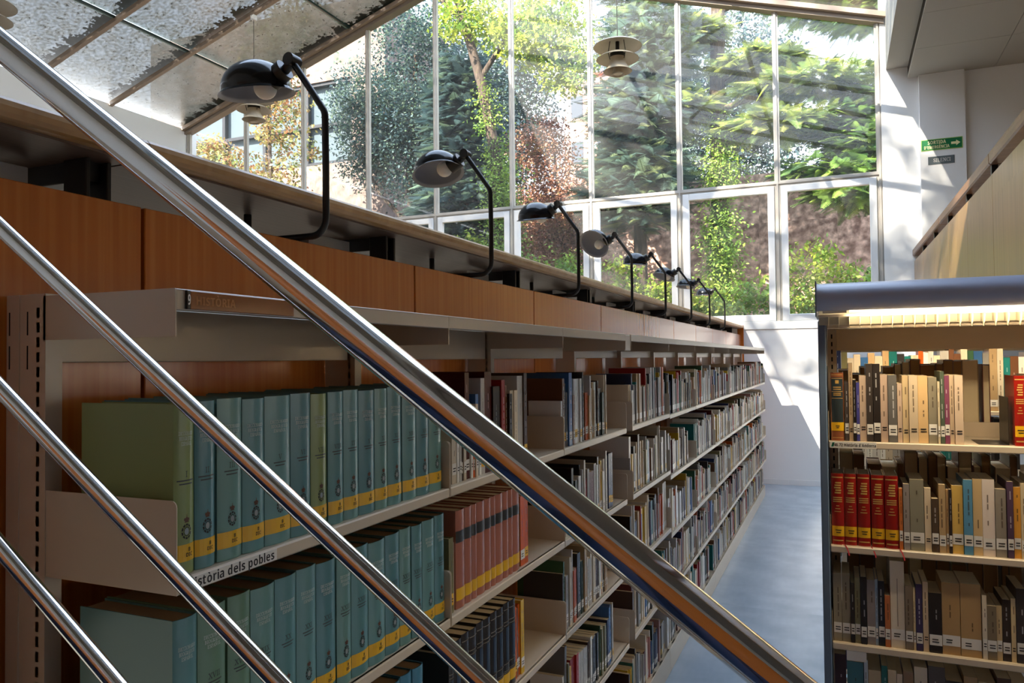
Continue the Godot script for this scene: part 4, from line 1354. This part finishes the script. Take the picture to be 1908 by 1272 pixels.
# ---------------------------------------------------------------- the garden behind the gable
func leaf_mesh(kind: String) -> ArrayMesh:
	var s := Shape.new()
	var r := RandomNumberGenerator.new()
	r.seed = 99
	if kind == "broad" or kind == "small":
		var n := 10 if kind == "broad" else 16
		var l := 0.12 if kind == "broad" else 0.06
		for k in n:
			var o := Vector3(r.randfn(0, 0.11), r.randfn(0, 0.09), r.randfn(0, 0.11))
			var d := Vector3(r.randf() - 0.5, r.randf() * 0.6 - 0.55, r.randf() - 0.5).normalized()
			var u := d.cross(Vector3(r.randf() - 0.5, 1.0, r.randf() - 0.5)).normalized()
			var g := 0.75 + 0.5 * r.randf()
			s.tint = Color(g, g, g)
			var m := o + d * l * 0.5
			var nn := d.cross(u).normalized()
			s.tri(o, m + u * l * 0.3, o + d * l, nn)
			s.tri(o, o + d * l, m - u * l * 0.3, nn)
	else:
		# a flat conifer spray: stem along x with many side needles drooping at the ends
		for k in 15:
			var x := 0.03 + k * 0.032
			var l := 0.17 * (1.0 - x / 0.62)
			var g := 0.75 + 0.5 * r.randf()
			s.tint = Color(g, g, g)
			for sd in [-1.0, 1.0]:
				var a := Vector3(x, -0.12 * x * x, 0)
				var b := Vector3(x + l * 0.55, -0.12 * x * x - 0.25 * l, sd * l)
				var w := Vector3(0.013, 0.0, 0.0)
				s.quad(a - w, a + w, b + w * 0.4, b - w * 0.4, Vector3.UP)
			s.quad(Vector3(x - 0.03, -0.12 * x * x, -0.008), Vector3(x + 0.02, -0.12 * x * x, -0.008), Vector3(x + 0.02, -0.12 * x * x, 0.008), Vector3(x - 0.03, -0.12 * x * x, 0.008), Vector3.UP)
	return s.mesh()

var leaf_cache := {}

func foliage(parent: Node, called: String, kind: String, blobs: Array, colors: Array, sd: int, scale := 1.0) -> void:
	# blobs: [centre, radii, how many sprigs]
	var r := RandomNumberGenerator.new()
	r.seed = sd
	if not leaf_cache.has(kind):
		leaf_cache[kind] = leaf_mesh(kind)
		var m := paint("leaf_" + kind, Color.WHITE, 0.5)
		m.vertex_color_use_as_albedo = true
		m.backlight_enabled = true
		m.backlight = Color(0.9, 0.9, 0.9)
		m.cull_mode = BaseMaterial3D.CULL_DISABLED
	var total := 0
	for b in blobs: total += int(b[2]) * (2 if kind == "needle" else 1)
	var mm := MultiMesh.new()
	mm.transform_format = MultiMesh.TRANSFORM_3D
	mm.use_colors = true
	mm.mesh = leaf_cache[kind]
	mm.instance_count = total
	var k := 0
	for b in blobs:
		var c: Vector3 = b[0]; var rad: Vector3 = b[1]
		for q in int(b[2]) * (2 if kind == "needle" else 1):
			var d := Vector3(r.randfn(), r.randfn(), r.randfn()).normalized()
			var p := c + d * rad * pow(r.randf(), 0.45)
			var bs: Basis
			if kind == "needle":
				# sprays point outward and droop
				var yaw := atan2(-d.z, d.x) + r.randfn(0, 0.5)
				bs = Basis(Vector3.UP, yaw) * Basis(Vector3.BACK, r.randfn(-0.15, 0.25)) * Basis(Vector3.RIGHT, r.randfn(0, 0.3))
			else:
				bs = Basis(Vector3.UP, r.randf() * TAU) * Basis(Vector3.RIGHT, r.randfn(0, 0.5))
			mm.set_instance_transform(k, Transform3D(bs.scaled(Vector3.ONE * scale * (0.7 + 0.7 * r.randf())), p))
			var cl: Color = colors[r.randi() % colors.size()]
			cl = cl.lerp(colors[r.randi() % colors.size()], r.randf() * 0.6)
			mm.set_instance_color(k, (cl * (0.8 + 0.4 * r.randf())).srgb_to_linear())
			k += 1
	var o := MultiMeshInstance3D.new()
	o.name = called
	o.multimesh = mm
	o.material_override = M["leaf_" + kind]
	o.set_meta("kind", "stuff")
	parent.add_child(o, true)

func limb(parent: Node, called: String, path: Array, r0: float, r1: float) -> void:
	var s := Shape.new()
	s.tube(path, r0, 10, true, r1)
	part(called, s, M.trunk_bark, parent)

func garden() -> void:
	var green := [rgb(124, 158, 66), rgb(150, 182, 76), rgb(98, 136, 58), rgb(180, 202, 90)]
	var lime := [rgb(170, 182, 66), rgb(194, 200, 88), rgb(140, 164, 58), rgb(112, 148, 60)]
	var deep := [rgb(64, 88, 88), rgb(80, 104, 104), rgb(52, 74, 80), rgb(104, 126, 100)]
	var bluegreen := [rgb(92, 118, 108), rgb(112, 138, 118), rgb(74, 98, 96), rgb(140, 152, 100)]
	var autumn := [rgb(140, 138, 76), rgb(160, 116, 76), rgb(116, 132, 74), rgb(150, 104, 80), rgb(168, 164, 104)]
	var rust := [rgb(160, 112, 90), rgb(184, 134, 112), rgb(126, 90, 74), rgb(140, 124, 80), rgb(200, 156, 134)]
	var s := Shape.new()
	s.box(Vector3(-60, 0.9, -70), Vector3(30, 1.2, ZW - 0.3))
	solo("ground", s, M.soil, "garden soil outside the gable", "ground", "", "structure")
	# the rendered garden wall
	s = Shape.new()
	s.box(Vector3(-9.5, 1.2, -20.6), Vector3(9, 6.7, -20.2))
	solo("garden_wall", s, M.garden_render, "stained pinkish garden wall behind the shrubs", "wall", "", "structure")
	s = Shape.new()
	s.box(Vector3(-24, 1.2, -24.0), Vector3(-9.5, 5.6, -23.6))
	solo("garden_wall", s, M.garden_render, "lower stained garden wall behind the dark tree", "wall", "", "structure")
	# buildings
	building("pink rendered tower block standing behind the garden wall", Vector3(-15.9, 1.2, -46), Vector3(3.4, 18.6, 4), rgb(226, 170, 150), 2, 5)
	building("orange rendered house behind the dark tree", Vector3(-21.6, 1.2, -36), Vector3(2.6, 12.4, 4), rgb(222, 128, 84), 2, 3)
	building("white rendered house glimpsed beside the orange one", Vector3(-27.2, 1.2, -35), Vector3(4.9, 10.2, 4), rgb(244, 240, 232), 3, 3)
	building("cream house low behind the rust coloured hedge", Vector3(-13.5, 1.2, -32), Vector3(8.5, 8.0, 4), rgb(240, 222, 206), 5, 2)
	facade()
	# trees
	var t := thing("vine", "autumn vine with orange and green leaves on the grey facade", "vine", Vector3(-13.2, 1.2, -15.6))
	limb(t, "stem", [Vector3(0, 0, 0), Vector3(0.1, 3, 0.1), Vector3(-0.2, 6, 0), Vector3(-0.3, 9.5, 0.1)], 0.09, 0.03)
	limb(t, "stem", [Vector3(0, 4.0, 0), Vector3(-0.9, 5.2, 0.1), Vector3(-2.0, 5.8, 0)], 0.05, 0.02)
	foliage(t, "foliage", "broad", [[Vector3(-0.2, 8.2, 0), Vector3(1.0, 1.6, 0.6), 300], [Vector3(-1.2, 5.8, 0), Vector3(1.6, 0.7, 0.6), 150], [Vector3(0.3, 6.6, 0), Vector3(0.9, 1.8, 0.6), 200], [Vector3(-2.2, 6.4, 0), Vector3(0.9, 0.6, 0.5), 120], [Vector3(0.6, 9.4, 0.2), Vector3(1.2, 0.8, 0.6), 200]], autumn, 11, 0.8)
	t = thing("broadleaf_tree", "dark blue-green tree filling the third window from the low eave", "tree", Vector3(-10.9, 1.2, -18.6))
	limb(t, "trunk", [Vector3(0, 0, 0), Vector3(0.1, 3, 0), Vector3(-0.1, 6, 0.1), Vector3(0.1, 9.5, 0)], 0.2, 0.06)
	limb(t, "branch", [Vector3(0, 4.5, 0), Vector3(-1.0, 5.6, 0.2), Vector3(-1.9, 7.2, 0.2)], 0.08, 0.03)
	limb(t, "branch", [Vector3(0, 5.5, 0), Vector3(0.8, 6.6, -0.2), Vector3(1.3, 8.4, -0.2)], 0.08, 0.03)
	foliage(t, "foliage", "small", [[Vector3(0.1, 7.3, 0), Vector3(1.4, 2.2, 1.2), 1050], [Vector3(-1.4, 8.2, 0.2), Vector3(1.2, 1.6, 1.0), 520], [Vector3(0.9, 4.9, 0), Vector3(0.8, 1.2, 1.0), 300], [Vector3(-1.6, 6.6, 0), Vector3(0.8, 0.8, 0.8), 160], [Vector3(0.4, 10.0, 0), Vector3(1.6, 1.2, 1.2), 420]], deep, 12, 1.5)
	t = thing("conifer", "dark drooping conifer left of the ivy-clad trunk", "tree", Vector3(-8.9, 1.2, -17.6))
	limb(t, "trunk", [Vector3(0, 0, 0), Vector3(0, 4, 0), Vector3(0.1, 8.5, 0)], 0.18, 0.04)
	foliage(t, "foliage", "needle", [[Vector3(0, 6.6, 0), Vector3(0.9, 1.7, 0.9), 900], [Vector3(0, 4.6, 0), Vector3(1.2, 1.4, 1.1), 900], [Vector3(0.1, 8.0, 0), Vector3(0.6, 1.0, 0.6), 360]], deep, 13, 0.79)
	t = thing("broadleaf_tree", "tall leaning trunk with bright yellow-green leaves overhead", "tree", Vector3(-7.1, 1.2, -16.0))
	limb(t, "trunk", [Vector3(0, 0, 0), Vector3(-0.05, 4, 0), Vector3(-0.1, 5.5, 0), Vector3(-0.45, 7.3, 0), Vector3(-1.0, 9.2, 0), Vector3(-1.3, 10.4, 0)], 0.17, 0.08)
	limb(t, "branch", [Vector3(-0.5, 7.4, 0), Vector3(0.3, 8.6, -0.2), Vector3(1.4, 9.6, -0.3)], 0.07, 0.03)
	limb(t, "branch", [Vector3(-0.9, 8.8, 0), Vector3(-1.6, 9.6, 0.1), Vector3(-2.6, 9.9, 0.2)], 0.06, 0.02)
	foliage(t, "foliage", "broad", [[Vector3(0.9, 8.4, -0.2), Vector3(1.3, 0.9, 0.9), 520], [Vector3(1.6, 7.5, -0.3), Vector3(0.8, 0.7, 0.7), 200], [Vector3(-0.7, 8.8, 0.1), Vector3(0.9, 0.6, 0.8), 180], [Vector3(0.2, 10.2, 0.0), Vector3(2.6, 0.9, 1.2), 640]], lime, 14, 0.9)
	foliage(t, "ivy", "small", [[Vector3(0.05, 4.6, 0.1), Vector3(0.42, 1.5, 0.35), 260], [Vector3(0.1, 3.0, 0.1), Vector3(0.5, 1.3, 0.4), 220], [Vector3(-0.3, 6.4, 0.1), Vector3(0.25, 1.0, 0.3), 45]], green, 15, 1.1)
	t = thing("hedge", "rust-brown climbing hedge right of the ivy-clad trunk", "hedge", Vector3(-6.4, 1.2, -18.2))
	limb(t, "stem", [Vector3(0, 0, 0), Vector3(0.1, 3, 0), Vector3(-0.2, 6.5, 0)], 0.1, 0.03)
	foliage(t, "foliage", "small", [[Vector3(0.0, 4.4, 0), Vector3(1.5, 1.6, 0.7), 1000], [Vector3(-0.5, 6.3, 0), Vector3(0.9, 0.8, 0.6), 260], [Vector3(-2.6, 5.2, 0.2), Vector3(0.8, 2.0, 0.5), 380]], rust, 16, 1.3)
	t = thing("conifer", "hazy blue-green conifer behind the near pendant lamp", "tree", Vector3(-4.1, 1.2, -17.0))
	limb(t, "trunk", [Vector3(0, 0, 0), Vector3(0, 5, 0), Vector3(0.1, 11, 0)], 0.2, 0.05)
	foliage(t, "foliage", "needle", [[Vector3(-0.1, 4.8, 0), Vector3(1.2, 1.1, 1.1), 700], [Vector3(0.0, 6.4, 0), Vector3(1.1, 1.0, 1.0), 560], [Vector3(0.3, 8.0, 0), Vector3(1.0, 1.2, 1.0), 520], [Vector3(0.1, 9.8, 0), Vector3(0.9, 1.2, 0.9), 320]], bluegreen, 17, 0.86)
	t = thing("cedar", "old cedar with an ivy-covered trunk and layered branches", "tree", Vector3(-2.42, 1.2, -17.5))
	limb(t, "trunk", [Vector3(0, 0, 0), Vector3(0.02, 4, 0), Vector3(0.0, 7, 0), Vector3(0.1, 11, 0)], 0.24, 0.14)
	var blobs := []
	for e in [[5.9, 1.8, 0.25, 1.0], [6.5, -1.1, 0.2, 0.9], [6.7, 2.8, 0.2, 1.1], [7.3, 1.2, 0.2, 0.9], [8.2, -0.9, 0.2, 0.8], [8.9, 2.4, 0.25, 1.0], [9.4, 3.4, 0.2, 1.0]]:
		limb(t, "branch", [Vector3(0, e[0] - 0.3, 0), Vector3(e[1] * 0.5, e[0], 0.1), Vector3(e[1], e[0] - 0.1, 0.2)], 0.07, 0.02)
		blobs.append([Vector3(e[1] * 0.75, e[0], 0.15), Vector3(absf(e[1]) * 0.5 + 0.35, e[2], e[3] * 0.8), 330])
	foliage(t, "foliage", "needle", blobs, [rgb(160, 174, 84), rgb(188, 194, 108), rgb(120, 144, 78), rgb(92, 118, 76)], 18, 0.79)
	foliage(t, "ivy", "small", [[Vector3(0.05, 3.0, 0.25), Vector3(0.4, 2.2, 0.25), 420], [Vector3(0.1, 5.3, 0.2), Vector3(0.35, 1.2, 0.25), 160]], green, 19, 1.2)
	t = thing("cedar", "green cedar fronds filling the window next to the pier", "tree", Vector3(1.6, 1.2, -18.0))
	limb(t, "trunk", [Vector3(0, 0, 0), Vector3(0, 5, 0), Vector3(0.1, 10, 0)], 0.2, 0.08)
	blobs = []
	for e in [[4.4, -1.6], [4.9, -2.2], [5.4, -1.3], [5.9, -2.0], [6.3, -0.9], [8.2, -1.3], [8.6, -2.2]]:
		limb(t, "branch", [Vector3(0, e[0] + 0.2, 0), Vector3(e[1] * 0.5, e[0] + 0.25, 0.1), Vector3(e[1], e[0] - 0.05, 0.2)], 0.06, 0.015)
		blobs.append([Vector3(e[1] * 0.7, e[0], 0.15), Vector3(absf(e[1]) * 0.45 + 0.3, 0.3, 0.9), 300])
	foliage(t, "foliage", "needle", blobs, [rgb(136, 170, 78), rgb(166, 194, 96), rgb(104, 140, 70), rgb(82, 116, 78)], 20, 0.79)
	# farther trees close the view behind the near ones
	var m := 0
	for e in [[-17.5, 11.5, 2.6, 3.4], [-14.2, 10.4, 2.2, 3.4], [-11.2, 10.8, 2.0, 3.6], [-6.0, 9.2, 1.9, 3.6], [-3.0, 9.6, 2.2, 4.2], [2.0, 7.6, 2.4, 2.6]]:
		t = thing("background_tree", "dark blue-green tree seen beyond the garden, %s counting from the low eave" % ORD[m], "tree", Vector3(e[0], 1.2, -26.5 + 0.6 * (m % 3)), "trees beyond the garden")
		limb(t, "trunk", [Vector3(0, 0, 0), Vector3(0.1, 4, 0), Vector3(0, e[1], 0)], 0.2, 0.05)
		foliage(t, "foliage", "small", [[Vector3(0, e[1] - 1.2, 0), Vector3(e[2], e[3], 1.6), 1500]], [rgb(64, 88, 96), rgb(84, 108, 104), rgb(52, 72, 80), rgb(100, 118, 90)], 60 + m, 2.2)
		m += 1
	# a tall tree behind the hall breaks up the sun that falls through the roof
	t = thing("shade_tree", "tall broadleaf tree standing behind the hall beside the stairs end", "tree", Vector3(-7.6, 0, 7.4))
	limb(t, "trunk", [Vector3(0, 0, 0), Vector3(0.2, 8, 0), Vector3(0, 15, 0), Vector3(0.3, 23, 0)], 0.4, 0.12)
	for e in [[12.0, 2.8, -1.2], [14.0, -2.4, -1.0], [16.0, 3.2, 1.0], [17.5, -2.6, 0.6], [19.0, 2.0, -1.5]]:
		limb(t, "branch", [Vector3(0.1, e[0] - 1.0, 0), Vector3(e[1] * 0.5, e[0], e[2] * 0.5), Vector3(e[1], e[0] + 0.9, e[2])], 0.14, 0.04)
	foliage(t, "foliage", "broad", [[Vector3(0.5, 20.3, 0), Vector3(4.8, 4.8, 3.0), 1000]], green, 44, 1.7)
	# shrubs along the foot of the windows
	var n := 0
	for e in [[-2.9, 2.7, -15.6, 1.0, 1.0], [-1.5, 2.6, -15.8, 1.1, 0.95], [-0.4, 3.0, -16.0, 0.9, 1.3], [0.8, 2.7, -15.8, 0.9, 1.1], [-4.3, 2.9, -15.9, 1.0, 1.2], [-6.0, 3.4, -16.2, 1.1, 1.1], [-7.9, 3.8, -16.0, 1.1, 1.1]]:
		t = thing("shrub", "leafy green shrub below the gable windows, %s counting from the pier" % ORD[[3, 2, 1, 0, 4, 5, 6][n]], "shrub", Vector3(e[0], 1.2, e[2]), "shrubs below the windows")
		limb(t, "stem", [Vector3(0, 0, 0), Vector3(0.05, e[1] - 1.4, 0)], 0.05, 0.02)
		foliage(t, "foliage", "broad", [[Vector3(0, e[1] - 1.1, 0), Vector3(e[3], e[4], 0.7), 420]], lime if n % 2 == 0 else green, 30 + n, 0.8)
		n += 1

func building(label: String, at: Vector3, size: Vector3, c: Color, cols: int, rows: int) -> void:
	var t := thing("house", label, "building", at)
	var s := Shape.new()
	s.box(Vector3(0, 0, -size.z), Vector3(size.x, size.y, 0))
	part("walls", s, paint("render_" + c.to_html(false), c, 0.9), t)
	s = Shape.new()
	s.block(Vector3(-0.2, size.y, -size.z - 0.2), Vector3(size.x + 0.2, size.y + 0.2, 0.2), 0.05)
	part("roof", s, paint("roof_tile", rgb(150, 90, 70), 0.9), t)
	for x in cols:
		for y in rows:
			s = Shape.new()
			var px := size.x * (x + 0.5) / cols; var py := size.y - 1.8 - y * 2.9
			if py < 1.0: continue
			s.block(Vector3(px - 0.4, py - 0.7, -0.04), Vector3(px + 0.4, py + 0.7, 0.03), 0.02)
			part("window", s, paint("far_window", rgb(60, 66, 74), 0.15), t)

func facade() -> void:
	# grey brown facade with a large dark-framed window, seen through the window nearest the low eave
	var t := thing("house", "grey brown facade with large dark-framed windows behind the vine", "building", Vector3(-22.0, 1.2, -19.5))
	var s := Shape.new()
	s.box(Vector3(0, 0, -4), Vector3(9.6, 7.0, 0))
	s.box(Vector3(0, 9.6, -4), Vector3(9.6, 12.0, 0))
	s.box(Vector3(8.4, 7.0, -4), Vector3(9.6, 9.6, 0))
	s.box(Vector3(0, 7.0, -4), Vector3(1.6, 9.6, 0))
	part("walls", s, M.facade_render, t)
	s = Shape.new()
	for x in [1.6, 3.2, 4.9, 6.6, 8.3]:
		s.box(Vector3(x, 7.0, -0.2), Vector3(x + 0.12, 9.6, -0.05))
	for y in [7.0, 8.2, 9.5]:
		s.box(Vector3(1.6, y, -0.2), Vector3(8.4, y + 0.1, -0.06))
	part("window_frame", s, M.black_metal, t)
	s = Shape.new()
	s.box(Vector3(1.6, 7.0, -0.3), Vector3(8.4, 9.6, -0.25))
	part("pane", s, paint("facade_glass", rgb(84, 96, 102), 0.25, 0.0, 0.2), t)
